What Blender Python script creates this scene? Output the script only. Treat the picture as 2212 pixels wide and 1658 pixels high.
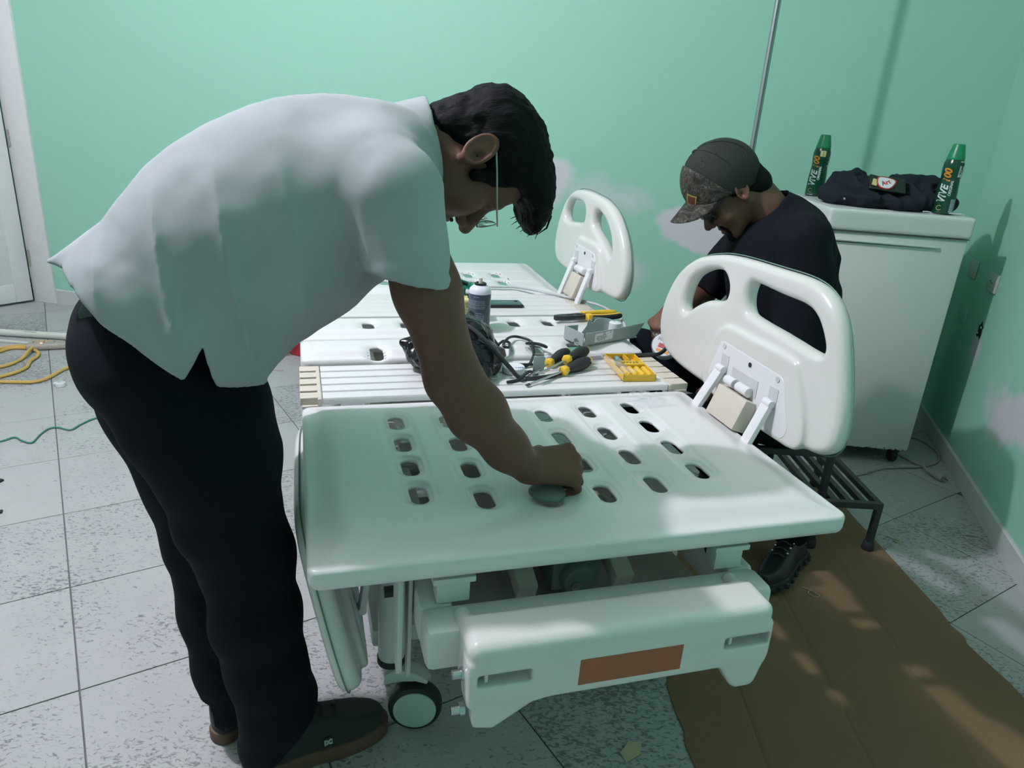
import bpy, bmesh, math, random
import numpy as np
from mathutils import Matrix, Vector

for _o in list(bpy.data.objects):
    bpy.data.objects.remove(_o)
S = bpy.context.scene
COL = S.collection
random.seed(7)
rng = np.random.default_rng(7)

# ------------------------------------------------------------------ camera
cam = bpy.data.cameras.new('camera')
cam.sensor_fit = 'HORIZONTAL'
cam.sensor_width = 36.0
cam.lens = 1549.4 / 2212 * 36
cam.clip_start = 0.05
cam_o = bpy.data.objects.new('camera', cam)
COL.objects.link(cam_o)
_p, _r = math.radians(20.59), math.radians(4.087)
_fw = Vector((0, math.cos(_p), -math.sin(_p)))
_rt = Vector((1, 0, 0))
_up = Vector((0, math.sin(_p), math.cos(_p)))
_R = math.cos(_r) * _rt + math.sin(_r) * _up
_U = -math.sin(_r) * _rt + math.cos(_r) * _up
cam_o.matrix_world = Matrix(((_R.x, _U.x, -_fw.x, 0), (_R.y, _U.y, -_fw.y, 0), (_R.z, _U.z, -_fw.z, 1.4), (0, 0, 0, 1)))
S.camera = cam_o

# ------------------------------------------------------------------ light and exposure
world = bpy.data.worlds.new('world')
S.world = world
world.use_nodes = True
world.node_tree.nodes['Background'].inputs[0].default_value = (0.5, 0.7, 0.75, 1)
world.node_tree.nodes['Background'].inputs[1].default_value = 0.02
_l = bpy.data.lights.new('ceiling_bulb', 'POINT')
_l.energy = 292
_l.color = (0.92, 0.84, 1.0)
_l.shadow_soft_size = 0.05
_lo = bpy.data.objects.new('ceiling_bulb', _l)
_lo.location = (-1.78, 1.46, 3.45)
COL.objects.link(_lo)
S.view_settings.view_transform = 'Standard'
S.view_settings.look = 'None'
S.view_settings.gamma = 1.0
S.view_settings.use_curve_mapping = False
S.view_settings.exposure = 0.0

# ------------------------------------------------------------------ materials
def nodes(name):
    m = bpy.data.materials.new(name)
    m.use_nodes = True
    nt = m.node_tree
    b = nt.nodes['Principled BSDF']
    return m, nt, b

def mat(name, col, rough=0.5, metal=0.0, spec=0.5, var=0.06, vscale=9.0, bump=0.0, bscale=200.0, coat=0.0, trans=0.0, alpha=1.0, sheen=0.0):
    """plain surface: slightly uneven colour, optional fine grain"""
    m, nt, b = nodes(name)
    tc = nt.nodes.new('ShaderNodeTexCoord')
    n = nt.nodes.new('ShaderNodeTexNoise')
    n.inputs['Scale'].default_value = vscale
    n.inputs['Detail'].default_value = 4
    nt.links.new(tc.outputs['Object'], n.inputs['Vector'])
    mx = nt.nodes.new('ShaderNodeMix')
    mx.data_type = 'RGBA'
    c1 = [max(0, c * (1 - var)) for c in col[:3]] + [1]
    c2 = [min(1, c * (1 + var)) for c in col[:3]] + [1]
    mx.inputs[6].default_value = c1
    mx.inputs[7].default_value = c2
    nt.links.new(n.outputs['Fac'], mx.inputs[0])
    nt.links.new(mx.outputs[2], b.inputs['Base Color'])
    b.inputs['Roughness'].default_value = rough
    b.inputs['Metallic'].default_value = metal
    b.inputs['Specular IOR Level'].default_value = spec
    b.inputs['Coat Weight'].default_value = coat
    b.inputs['Transmission Weight'].default_value = trans
    b.inputs['Alpha'].default_value = alpha
    b.inputs['Sheen Weight'].default_value = sheen
    if bump:
        n2 = nt.nodes.new('ShaderNodeTexNoise')
        n2.inputs['Scale'].default_value = bscale
        n2.inputs['Detail'].default_value = 3
        nt.links.new(tc.outputs['Object'], n2.inputs['Vector'])
        bp = nt.nodes.new('ShaderNodeBump')
        bp.inputs['Strength'].default_value = bump
        bp.inputs['Distance'].default_value = 0.002
        nt.links.new(n2.outputs['Fac'], bp.inputs['Height'])
        nt.links.new(bp.outputs[0], b.inputs['Normal'])
    return m

def mathn(nt, op, a, bb=None, clamp=False):
    n = nt.nodes.new('ShaderNodeMath')
    n.operation = op
    n.use_clamp = clamp
    for i, x in enumerate((a, bb)):
        if x is None:
            continue
        if isinstance(x, (int, float)):
            n.inputs[i].default_value = x
        else:
            nt.links.new(x, n.inputs[i])
    return n.outputs[0]

def ramp(nt, fac, stops):
    r = nt.nodes.new('ShaderNodeValToRGB')
    el = r.color_ramp.elements
    while len(el) < len(stops):
        el.new(0.5)
    for e, (p, c) in zip(el, stops):
        e.position = p
        e.color = (*c, 1) if len(c) == 3 else c
    nt.links.new(fac, r.inputs[0])
    return r.outputs[0]

def noise(nt, vec, scale, detail=3, rough=0.5, dist=0.0):
    n = nt.nodes.new('ShaderNodeTexNoise')
    n.inputs['Scale'].default_value = scale
    n.inputs['Detail'].default_value = detail
    n.inputs['Roughness'].default_value = rough
    n.inputs['Distortion'].default_value = dist
    nt.links.new(vec, n.inputs['Vector'])
    return n.outputs['Fac']

def mixc(nt, fac, a, bb):
    mx = nt.nodes.new('ShaderNodeMix')
    mx.data_type = 'RGBA'
    for i, x in ((0, fac), (6, a), (7, bb)):
        if isinstance(x, (int, float)):
            mx.inputs[i].default_value = x
        elif isinstance(x, tuple):
            mx.inputs[i].default_value = (*x, 1)
        else:
            nt.links.new(x, mx.inputs[i])
    return mx.outputs[2]

def paint_wall(name, patches):
    """mint emulsion with bare filler patches; a patch is (world point, radii, softness)"""
    m, nt, b = nodes(name)
    g = nt.nodes.new('ShaderNodeNewGeometry')
    pos = g.outputs['Position']
    nz = noise(nt, pos, 3.0, 5, 0.6)
    fine = noise(nt, pos, 140.0, 2)
    base = mixc(nt, noise(nt, pos, 1.3, 3), (0.315, 0.635, 0.49), (0.34, 0.66, 0.515))
    tot = None
    for (px, py, pz), (rx, ry, rz), soft in patches:
        vm = nt.nodes.new('ShaderNodeVectorMath'); vm.operation = 'SUBTRACT'
        nt.links.new(pos, vm.inputs[0]); vm.inputs[1].default_value = (px, py, pz)
        vd = nt.nodes.new('ShaderNodeVectorMath'); vd.operation = 'DIVIDE'
        nt.links.new(vm.outputs[0], vd.inputs[0]); vd.inputs[1].default_value = (rx, ry, rz)
        vl = nt.nodes.new('ShaderNodeVectorMath'); vl.operation = 'LENGTH'
        nt.links.new(vd.outputs[0], vl.inputs[0])
        d = mathn(nt, 'ADD', vl.outputs['Value'], mathn(nt, 'MULTIPLY', mathn(nt, 'SUBTRACT', nz, 0.5), 2.2))
        e = mathn(nt, 'DIVIDE', mathn(nt, 'SUBTRACT', 1.0, d), soft, True)
        tot = e if tot is None else mathn(nt, 'MAXIMUM', tot, e)
    colr = base
    if tot is not None:
        colr = mixc(nt, tot, base, (0.66, 0.67, 0.70))
    nt.links.new(colr, b.inputs['Base Color'])
    b.inputs['Roughness'].default_value = 0.55
    b.inputs['Specular IOR Level'].default_value = 0.25
    bp = nt.nodes.new('ShaderNodeBump')
    bp.inputs['Strength'].default_value = 0.12
    bp.inputs['Distance'].default_value = 0.003
    nt.links.new(mathn(nt, 'ADD', mathn(nt, 'MULTIPLY', fine, 0.4), nz), bp.inputs['Height'])
    nt.links.new(bp.outputs[0], b.inputs['Normal'])
    return m

def tile_material():
    m, nt, b = nodes('glazed_tile')
    g = nt.nodes.new('ShaderNodeNewGeometry')
    oi = nt.nodes.new('ShaderNodeObjectInfo')
    pos = g.outputs['Position']
    mp = nt.nodes.new('ShaderNodeMapping')
    mp.inputs['Scale'].default_value = (1.0, 1.0, 1.0)
    mp.inputs['Rotation'].default_value = (0, 0, 0.6)
    nt.links.new(pos, mp.inputs['Vector'])
    v = mp.outputs[0]
    stretch = nt.nodes.new('ShaderNodeMapping')
    stretch.inputs['Scale'].default_value = (1.0, 1.9, 1.0)
    stretch.inputs['Rotation'].default_value = (0, 0, -0.5)
    nt.links.new(pos, stretch.inputs['Vector'])
    pits = noise(nt, stretch.outputs[0], 60.0, 4, 0.6, 0.8)
    area = noise(nt, v, 2.6, 3, 0.55)
    arr = mathn(nt, 'ADD', area, mathn(nt, 'MULTIPLY', mathn(nt, 'SUBTRACT', oi.outputs['Random'], 0.5), 0.36))
    # pits appear where the glaze is worn
    thr = mathn(nt, 'SUBTRACT', 0.782, mathn(nt, 'MULTIPLY', arr, 0.42))
    pit = mathn(nt, 'MULTIPLY', mathn(nt, 'SUBTRACT', pits, thr), 11.0, True)
    cloud = noise(nt, v, 7.0, 6, 0.65)
    base = mixc(nt, cloud, (0.36, 0.375, 0.375), (0.46, 0.475, 0.475))
    base = mixc(nt, mathn(nt, 'MULTIPLY', oi.outputs['Random'], 0.25), base, (0.37, 0.39, 0.39))
    base = mixc(nt, mathn(nt, 'MULTIPLY', pit, 0.72), base, (0.10, 0.11, 0.115))
    nt.links.new(base, b.inputs['Base Color'])
    b.inputs['Roughness'].default_value = 0.42
    b.inputs['Specular IOR Level'].default_value = 0.35
    bp = nt.nodes.new('ShaderNodeBump')
    bp.inputs['Strength'].default_value = 0.25
    bp.inputs['Distance'].default_value = 0.002
    nt.links.new(mathn(nt, 'SUBTRACT', cloud, pit), bp.inputs['Height'])
    nt.links.new(bp.outputs[0], b.inputs['Normal'])
    return m

def camo_material():
    m, nt, b = nodes('camouflage_cloth')
    tc = nt.nodes.new('ShaderNodeTexCoord')
    n1 = noise(nt, tc.outputs['Object'], 20.0, 4, 0.55, 2.2)
    n2 = noise(nt, tc.outputs['Object'], 42.0, 3, 0.6, 2.5)
    c = ramp(nt, n1, [(0.36, (0.006, 0.007, 0.005)), (0.46, (0.022, 0.020, 0.013)), (0.52, (0.075, 0.070, 0.052)), (0.58, (0.010, 0.011, 0.008)), (0.66, (0.15, 0.15, 0.135))])
    c = mixc(nt, mathn(nt, 'MULTIPLY', mathn(nt, 'SUBTRACT', n2, 0.56), 9.0, True), c, (0.012, 0.012, 0.010))
    nt.links.new(c, b.inputs['Base Color'])
    b.inputs['Roughness'].default_value = 0.8
    return m

def cardboard_material():
    m, nt, b = nodes('brown_cardboard')
    g = nt.nodes.new('ShaderNodeNewGeometry')
    mp = nt.nodes.new('ShaderNodeMapping')
    mp.inputs['Scale'].default_value = (1.0, 14.0, 1.0)
    nt.links.new(g.outputs['Position'], mp.inputs['Vector'])
    a = noise(nt, mp.outputs[0], 12.0, 4, 0.6)
    c2 = noise(nt, g.outputs['Position'], 4.0, 4, 0.6)
    c = mixc(nt, a, (0.20, 0.125, 0.07), (0.235, 0.15, 0.085))
    c = mixc(nt, mathn(nt, 'MULTIPLY', c2, 0.4), c, (0.18, 0.115, 0.068))
    nt.links.new(c, b.inputs['Base Color'])
    b.inputs['Roughness'].default_value = 0.8
    b.inputs['Specular IOR Level'].default_value = 0.2
    return m

def denim_material(name, col, scale=900):
    m, nt, b = nodes(name)
    tc = nt.nodes.new('ShaderNodeTexCoord')
    n1 = noise(nt, tc.outputs['Object'], 7.0, 4)
    c = mixc(nt, n1, tuple(x * 0.8 for x in col), tuple(x * 1.25 for x in col))
    nt.links.new(c, b.inputs['Base Color'])
    b.inputs['Roughness'].default_value = 0.9
    b.inputs['Specular IOR Level'].default_value = 0.15
    b.inputs['Sheen Weight'].default_value = 0.0
    bp = nt.nodes.new('ShaderNodeBump')
    bp.inputs['Strength'].default_value = 0.25
    bp.inputs['Distance'].default_value = 0.001
    nt.links.new(noise(nt, tc.outputs['Object'], scale, 2), bp.inputs['Height'])
    nt.links.new(bp.outputs[0], b.inputs['Normal'])
    return m

def skin_material(name, col, dark):
    m, nt, b = nodes(name)
    tc = nt.nodes.new('ShaderNodeTexCoord')
    n1 = noise(nt, tc.outputs['Object'], 14.0, 4, 0.6)
    c = mixc(nt, n1, dark, col)
    nt.links.new(c, b.inputs['Base Color'])
    b.inputs['Roughness'].default_value = 0.55
    b.inputs['Specular IOR Level'].default_value = 0.3
    b.inputs['Subsurface Weight'].default_value = 0.06
    b.inputs['Subsurface Radius'].default_value = (0.01, 0.004, 0.002)
    bp = nt.nodes.new('ShaderNodeBump')
    bp.inputs['Strength'].default_value = 0.15
    bp.inputs['Distance'].default_value = 0.001
    nt.links.new(noise(nt, tc.outputs['Object'], 260.0, 2), bp.inputs['Height'])
    nt.links.new(bp.outputs[0], b.inputs['Normal'])
    return m

def hair_material(name, col):
    m, nt, b = nodes(name)
    tc = nt.nodes.new('ShaderNodeTexCoord')
    mp = nt.nodes.new('ShaderNodeMapping')
    mp.inputs['Scale'].default_value = (40, 180, 180)
    nt.links.new(tc.outputs['Object'], mp.inputs['Vector'])
    n1 = noise(nt, mp.outputs[0], 2.0, 4, 0.6)
    nt.links.new(mixc(nt, n1, tuple(c * 0.5 for c in col), tuple(c * 1.6 for c in col)), b.inputs['Base Color'])
    b.inputs['Roughness'].default_value = 0.6
    b.inputs['Specular IOR Level'].default_value = 0.12
    bp = nt.nodes.new('ShaderNodeBump')
    bp.inputs['Strength'].default_value = 0.7
    bp.inputs['Distance'].default_value = 0.003
    nt.links.new(n1, bp.inputs['Height'])
    nt.links.new(bp.outputs[0], b.inputs['Normal'])
    return m

def rust_enamel(name):
    """white enamel, chipped and rusty along the bottom edge"""
    m, nt, b = nodes(name)
    g = nt.nodes.new('ShaderNodeNewGeometry')
    sep = nt.nodes.new('ShaderNodeSeparateXYZ')
    nt.links.new(g.outputs['Position'], sep.inputs[0])
    n1 = noise(nt, g.outputs['Position'], 60.0, 4, 0.7)
    h = mathn(nt, 'ADD', mathn(nt, 'SUBTRACT', sep.outputs['Z'], 0.072), mathn(nt, 'MULTIPLY', mathn(nt, 'SUBTRACT', 0.55, n1), 0.06))
    f = mathn(nt, 'MULTIPLY', mathn(nt, 'SUBTRACT', 0.006, h), 260.0, True)
    fade = mathn(nt, 'MULTIPLY', mathn(nt, 'SUBTRACT', 0.35, sep.outputs['Z']), 1.2, True)
    base = mixc(nt, mathn(nt, 'MULTIPLY', fade, 0.5), (0.68, 0.72, 0.68), (0.66, 0.68, 0.55))
    nt.links.new(mixc(nt, f, base, (0.05, 0.03, 0.025)), b.inputs['Base Color'])
    b.inputs['Roughness'].default_value = 0.4
    bp = nt.nodes.new('ShaderNodeBump')
    bp.inputs['Strength'].default_value = 0.1
    bp.inputs['Distance'].default_value = 0.001
    nt.links.new(noise(nt, g.outputs['Position'], 500.0, 2), bp.inputs['Height'])
    nt.links.new(bp.outputs[0], b.inputs['Normal'])
    return m

M = {}
M['wall_back'] = paint_wall('mint_wall_back', [((0.92, 3.91, 0.90), (0.22, 0.3, 0.15), 0.22), ((0.02, 4.07, 1.06), (0.24, 0.3, 0.14), 0.5), ((0.45, 4.0, 1.02), (0.3, 0.3, 0.10), 1.0), ((0.62, 3.95, 0.62), (0.12, 0.3, 0.10), 1.2)])
M['wall_right'] = paint_wall('mint_wall_right', [((1.92, 2.55, 0.44), (0.3, 0.30, 0.17), 0.35), ((1.80, 2.10, 0.42), (0.3, 0.30, 0.2), 0.35), ((2.10, 3.16, 0.56), (0.3, 0.09, 0.13), 0.6)])
M['wall'] = paint_wall('mint_wall', [])
M['ceiling'] = mat('white_ceiling', (0.84, 0.85, 0.76), 0.8)
M['grout'] = mat('grey_grout', (0.13, 0.14, 0.145), 0.9, var=0.3, vscale=30)
M['tile'] = tile_material()
M['skirting'] = mat('ceramic_skirting', (0.55, 0.58, 0.565), 0.4, var=0.12, vscale=20)
M['door_paint'] = mat('white_door_paint', (0.74, 0.755, 0.75), 0.45, var=0.05, vscale=14)
M['bed_white'] = mat('bed_white_plastic', (0.74, 0.75, 0.745), 0.27, var=0.02, spec=0.5)
M['rail_cream'] = mat('rail_cream_plastic', (0.72, 0.73, 0.695), 0.22, var=0.02)
M['hinge_white'] = mat('hinge_white_metal', (0.80, 0.81, 0.83), 0.35, var=0.03)
M['beige'] = mat('beige_plastic', (0.62, 0.58, 0.49), 0.5, var=0.05)
M['slot_dark'] = mat('dark_recess', (0.02, 0.025, 0.022), 0.7)
M['frame_white'] = mat('frame_white_paint', (0.70, 0.725, 0.69), 0.38, var=0.06, vscale=16)
M['frame_dusty'] = mat('dusty_cream_metal', (0.47, 0.46, 0.40), 0.55, var=0.2, vscale=25)
M['motor_teal'] = mat('dark_teal_housing', (0.10, 0.15, 0.14), 0.5)
M['seam'] = mat('green_rubber_seam', (0.13, 0.24, 0.20), 0.6)
M['cap_grey'] = mat('pale_grey_cap', (0.60, 0.62, 0.62), 0.4)
M['steel'] = mat('brushed_steel', (0.55, 0.57, 0.58), 0.32, metal=1.0, var=0.1, vscale=40)
M['dark_steel'] = mat('dark_tool_steel', (0.06, 0.065, 0.07), 0.35, metal=0.7)
M['label_brown'] = mat('orange_brown_label', (0.36, 0.115, 0.05), 0.55, var=0.05)
M['tyre'] = mat('black_rubber', (0.018, 0.022, 0.026), 0.55)
M['wheel_disc'] = mat('grey_green_wheel_cap', (0.50, 0.60, 0.56), 0.45)
M['black_plastic'] = mat('black_plastic', (0.012, 0.014, 0.017), 0.4)
M['black_bag'] = mat('black_bin_liner', (0.006, 0.007, 0.010), 0.22, spec=0.4, var=0.2)
M['stool'] = mat('black_painted_steel', (0.028, 0.036, 0.040), 0.42, var=0.25, vscale=60, bump=0.2, bscale=120)
M['cardboard'] = cardboard_material()
M['shirt'] = denim_material('pale_pique_cotton', (0.36, 0.395, 0.41), 700)
M['jeans'] = denim_material('navy_trouser_cloth', (0.0042, 0.0062, 0.0112))
M['belt'] = mat('black_leather_belt', (0.006, 0.007, 0.007), 0.55)
M['tee'] = denim_material('black_cotton_tee', (0.0055, 0.0075, 0.0115))
M['skin1'] = skin_material('tan_skin', (0.165, 0.080, 0.056), (0.127, 0.059, 0.041))
M['skin2'] = skin_material('tan_skin_second', (0.180, 0.090, 0.063), (0.138, 0.066, 0.045))
M['hair'] = hair_material('black_hair', (0.0035, 0.0045, 0.006))
M['shoe'] = mat('charcoal_suede', (0.022, 0.025, 0.026), 0.9, var=0.3, vscale=40, sheen=0.1)
M['gum'] = mat('gum_rubber_sole', (0.12, 0.065, 0.045), 0.7)
M['logo_grey'] = mat('grey_print', (0.42, 0.44, 0.45), 0.6)
M['boot'] = mat('black_boot_leather', (0.010, 0.012, 0.016), 0.42, var=0.3, vscale=40)
M['olive'] = mat('dark_olive_twill', (0.014, 0.020, 0.013), 0.85, bump=0.3, bscale=500)
M['camo'] = camo_material()
M['sunglass'] = mat('sunglass_black', (0.006, 0.007, 0.008), 0.25)
M['glass'] = mat('spectacle_glass', (0.9, 0.95, 0.95), 0.03, trans=0.95)
M['wire'] = mat('pale_wire_frame', (0.45, 0.47, 0.44), 0.35, metal=0.9)
M['yellow'] = mat('yellow_tool_plastic', (0.78, 0.50, 0.035), 0.4, var=0.04)
M['grip'] = mat('black_tool_grip', (0.013, 0.015, 0.017), 0.65)
M['grey_case'] = mat('grey_green_casing', (0.33, 0.40, 0.39), 0.45)
M['white_label'] = mat('white_paper_label', (0.72, 0.76, 0.78), 0.6, var=0.02)
M['ink'] = mat('dark_ink', (0.03, 0.035, 0.04), 0.6)
M['can_blue'] = mat('dark_slate_can_print', (0.035, 0.062, 0.092), 0.3)
M['can_white'] = mat('white_can_enamel', (0.72, 0.76, 0.84), 0.28)
M['print_pale'] = mat('pale_print', (0.48, 0.55, 0.60), 0.5)
M['yellow_card'] = mat('pale_yellow_card', (0.68, 0.64, 0.30), 0.6)
M['pcb'] = mat('green_circuit_board', (0.015, 0.26, 0.17), 0.4, var=0.25, vscale=60)
M['phone_back'] = mat('dark_teal_phone_glass', (0.03, 0.075, 0.08), 0.15)
M['grey_cable'] = mat('light_grey_cable', (0.52, 0.56, 0.57), 0.45)
M['black_cable'] = mat('black_cable_sheath', (0.014, 0.017, 0.02), 0.45)
M['yellow_cord'] = mat('amber_cord', (0.60, 0.38, 0.10), 0.5)
M['green_wire'] = mat('green_wire', (0.04, 0.20, 0.15), 0.5)
M['pipe'] = mat('pale_pvc', (0.62, 0.64, 0.58), 0.4)
M['strip_grey'] = mat('worn_grey_plastic', (0.36, 0.33, 0.30), 0.5, var=0.15, vscale=40)
M['red_bucket'] = mat('red_bucket_plastic', (0.42, 0.022, 0.035), 0.4)
M['bottle_green'] = mat('dark_green_bottle', (0.006, 0.060, 0.030), 0.2, spec=0.6)
M['cap_green'] = mat('green_cap', (0.008, 0.24, 0.105), 0.35)
M['print_white'] = mat('white_print', (0.75, 0.78, 0.80), 0.5)
M['print_orange'] = mat('orange_print', (0.75, 0.30, 0.03), 0.5)
M['print_yellow'] = mat('yellow_print', (0.62, 0.55, 0.22), 0.5)
M['print_red'] = mat('red_print', (0.45, 0.04, 0.04), 0.5)
M['print_blue'] = mat('blue_print', (0.05, 0.06, 0.30), 0.5)
M['garment'] = denim_material('dark_jacket_cloth', (0.014, 0.019, 0.027))
M['wrapper'] = mat('black_foil_wrapper', (0.012, 0.016, 0.014), 0.22)
M['enamel'] = rust_enamel('white_enamel_rusty')
M['enamel_plain'] = mat('white_enamel', (0.68, 0.72, 0.69), 0.4, var=0.04, bump=0.1, bscale=600)
M['groove_and_shade'] = mat('dark_groove_and_shade', (0.10, 0.12, 0.115), 0.7)
M['alu'] = mat('dull_aluminium', (0.36, 0.40, 0.41), 0.4, metal=0.75)
M['socket'] = mat('socket_plastic', (0.52, 0.56, 0.52), 0.45)
M['hole'] = mat('broken_hole', (0.012, 0.012, 0.010), 0.9)
M['film'] = mat('clear_plastic_film', (0.85, 0.88, 0.90), 0.12, spec=0.8, alpha=0.22)
M['pad'] = mat('grey_green_scrub_pad', (0.13, 0.17, 0.15), 0.7)
M['patch_red'] = mat('patch_dark_red', (0.11, 0.022, 0.012), 0.7)
M['patch_yellow'] = mat('patch_yellow_thread', (0.38, 0.30, 0.07), 0.7)
_m, _nt, _b = nodes('neon_indicator')
_b.inputs['Base Color'].default_value = (0.8, 0.25, 0.15, 1)
_b.inputs['Emission Color'].default_value = (1.0, 0.25, 0.12, 1)
_b.inputs['Emission Strength'].default_value = 3.0
M['neon'] = _m
M['leaf'] = mat('dry_paper_scrap', (0.50, 0.45, 0.28), 0.7, var=0.2, vscale=40)

# ------------------------------------------------------------------ object helpers
def link(name, me, parent=None, m=None):
    o = bpy.data.objects.new(name, me)
    COL.objects.link(o)
    if m is not None and me is not None:
        me.materials.clear()
        me.materials.append(M[m] if isinstance(m, str) else m)
    if parent is not None:
        o.parent = parent
    return o

def tag(o, label=None, cat=None, group=None, kind=None):
    if label: o['label'] = label
    if cat: o['category'] = cat
    if group: o['group'] = group
    if kind: o['kind'] = kind
    return o

def thing(name, label, cat, loc=(0, 0, 0), rz=0.0, group=None, rot=None):
    o = bpy.data.objects.new(name, None)
    COL.objects.link(o)
    o.empty_display_size = 0.1
    o.location = loc
    o.rotation_euler = rot if rot else (0, 0, rz)
    return tag(o, label, cat, group)

def shade(me, ang=40):
    me.polygons.foreach_set('use_smooth', np.ones(len(me.polygons), bool))
    if ang < 180:
        me.set_sharp_from_angle(angle=math.radians(ang))
    me.update()

class MB:
    """collects simple solids and builds them as one mesh"""
    def __init__(s):
        s.v, s.f = [], []
    def add(s, vs, fs):
        k = len(s.v)
        s.v += [tuple(map(float, v)) for v in vs]
        s.f += [[i + k for i in f] for f in fs]
        return s
    def box(s, c, h, R=None):
        P = [(x, y, z) for x in (-1, 1) for y in (-1, 1) for z in (-1, 1)]
        vs = []
        for p in P:
            q = np.array(p) * np.array(h)
            if R is not None: q = R @ q
            vs.append(q + np.array(c))
        return s.add(vs, [(0, 1, 3, 2), (4, 6, 7, 5), (0, 4, 5, 1), (2, 3, 7, 6), (0, 2, 6, 4), (1, 5, 7, 3)])
    def bar(s, a, b, w, t, up=(0, 0, 1)):
        a, b = np.array(a, float), np.array(b, float)
        d = b - a; L = np.linalg.norm(d); d /= L
        x = np.cross(up, d); x /= np.linalg.norm(x); y = np.cross(d, x)
        return s.box((a + b) / 2, (w / 2, t / 2, L / 2), np.array([x, y, d]).T)
    def cyl(s, a, b, r1, r2=None, n=20, caps=True):
        r2 = r1 if r2 is None else r2
        a, b = np.array(a, float), np.array(b, float)
        d = b - a; d /= np.linalg.norm(d)
        x = np.cross(d, (0, 0, 1) if abs(d[2]) < .9 else (1, 0, 0)); x /= np.linalg.norm(x); y = np.cross(d, x)
        vs = []
        for p, r in ((a, r1), (b, r2)):
            for i in range(n):
                t = 2 * math.pi * i / n
                vs.append(p + r * (math.cos(t) * x + math.sin(t) * y))
        fs = [(i, (i + 1) % n, n + (i + 1) % n, n + i) for i in range(n)]
        if caps: fs += [tuple(range(n))[::-1], tuple(range(n, 2 * n))]
        return s.add(vs, fs)
    def lathe(s, prof, c=(0, 0, 0), n=28, R=None):
        vs, fs = [], []
        m = len(prof)
        for r, z in prof:
            for i in range(n):
                t = 2 * math.pi * i / n
                q = np.array((r * math.cos(t), r * math.sin(t), z))
                if R is not None: q = R @ q
                vs.append(q + np.array(c))
        for j in range(m - 1):
            for i in range(n):
                fs.append((j * n + i, j * n + (i + 1) % n, (j + 1) * n + (i + 1) % n, (j + 1) * n + i))
        fs.append(tuple(range(n))[::-1]); fs.append(tuple(range((m - 1) * n, m * n)))
        return s.add(vs, fs)
    def tube(s, path, r, n=8, closed=False):
        P = np.array(path, float); k = len(P)
        T = np.roll(P, -1, 0) - np.roll(P, 1, 0)
        if not closed:
            T[0] = P[1] - P[0]; T[-1] = P[-1] - P[-2]
        T /= np.linalg.norm(T, axis=1)[:, None] + 1e-12
        ref = np.array((0, 0, 1.0)) if abs(T[0][2]) < .9 else np.array((1.0, 0, 0))
        x = np.cross(ref, T[0]); x /= np.linalg.norm(x)
        vs = []
        rr = r if hasattr(r, '__len__') else [r] * k
        for i in range(k):
            x = x - T[i] * (x @ T[i]); x /= np.linalg.norm(x); y = np.cross(T[i], x)
            for j in range(n):
                t = 2 * math.pi * j / n
                vs.append(P[i] + rr[i] * (math.cos(t) * x + math.sin(t) * y))
        fs = []
        for i in range(k if closed else k - 1):
            i2 = (i + 1) % k
            for j in range(n):
                fs.append((i * n + j, i * n + (j + 1) % n, i2 * n + (j + 1) % n, i2 * n + j))
        if not closed: fs += [tuple(range(n))[::-1], tuple(range((k - 1) * n, k * n))]
        return s.add(vs, fs)
    def prism(s, poly, z0, z1, R=None, o=(0, 0, 0)):
        """poly in local xy, extruded in local z"""
        n = len(poly); vs = []
        ar = sum(poly[i][0] * poly[(i + 1) % n][1] - poly[(i + 1) % n][0] * poly[i][1] for i in range(n))
        if ar < 0: poly = list(poly)[::-1]
        for z in (z0, z1):
            for p in poly:
                q = np.array((p[0], p[1], z))
                if R is not None: q = np.array(R) @ q
                vs.append(q + np.array(o))
        fs = [tuple(range(n))[::-1], tuple(range(n, 2 * n))] + [(i, (i + 1) % n, n + (i + 1) % n, n + i) for i in range(n)]
        return s.add(vs, fs)
    def sphere(s, c, r, n=12, sc=(1, 1, 1)):
        vs, fs = [], []
        for j in range(1, n):
            ph = math.pi * j / n
            for i in range(2 * n):
                t = math.pi * i / n
                vs.append((c[0] + sc[0] * r * math.sin(ph) * math.cos(t), c[1] + sc[1] * r * math.sin(ph) * math.sin(t), c[2] + sc[2] * r * math.cos(ph)))
        N = 2 * n
        for j in range(n - 2):
            for i in range(N):
                fs.append((j * N + i, (j + 1) * N + i, (j + 1) * N + (i + 1) % N, j * N + (i + 1) % N))
        vs += [(c[0], c[1], c[2] + sc[2] * r), (c[0], c[1], c[2] - sc[2] * r)]
        for i in range(N):
            fs.append((len(vs) - 2, i, (i + 1) % N)); fs.append((len(vs) - 1, (n - 2) * N + (i + 1) % N, (n - 2) * N + i))
        return s.add(vs, fs)
    def mesh(s, name, bevel=0.0, seg=2, ang=40):
        me = bpy.data.meshes.new(name)
        me.from_pydata(s.v, [], s.f)
        bm = bmesh.new(); bm.from_mesh(me)
        bmesh.ops.recalc_face_normals(bm, faces=bm.faces)
        if bevel:
            es = [e for e in bm.edges if len(e.link_faces) == 2 and e.calc_face_angle(0) > 0.5]
            bmesh.ops.bevel(bm, geom=es, offset=bevel, segments=seg, profile=0.5, affect='EDGES', clamp_overlap=True)
        bm.to_mesh(me); bm.free()
        shade(me, ang)
        return me
    def build(s, name, m, parent=None, bevel=0.0, seg=2, ang=40, label=None):
        o = link(name, s.mesh(name, bevel, seg, ang), parent, m)
        if label: o['label'] = label
        return o

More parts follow.
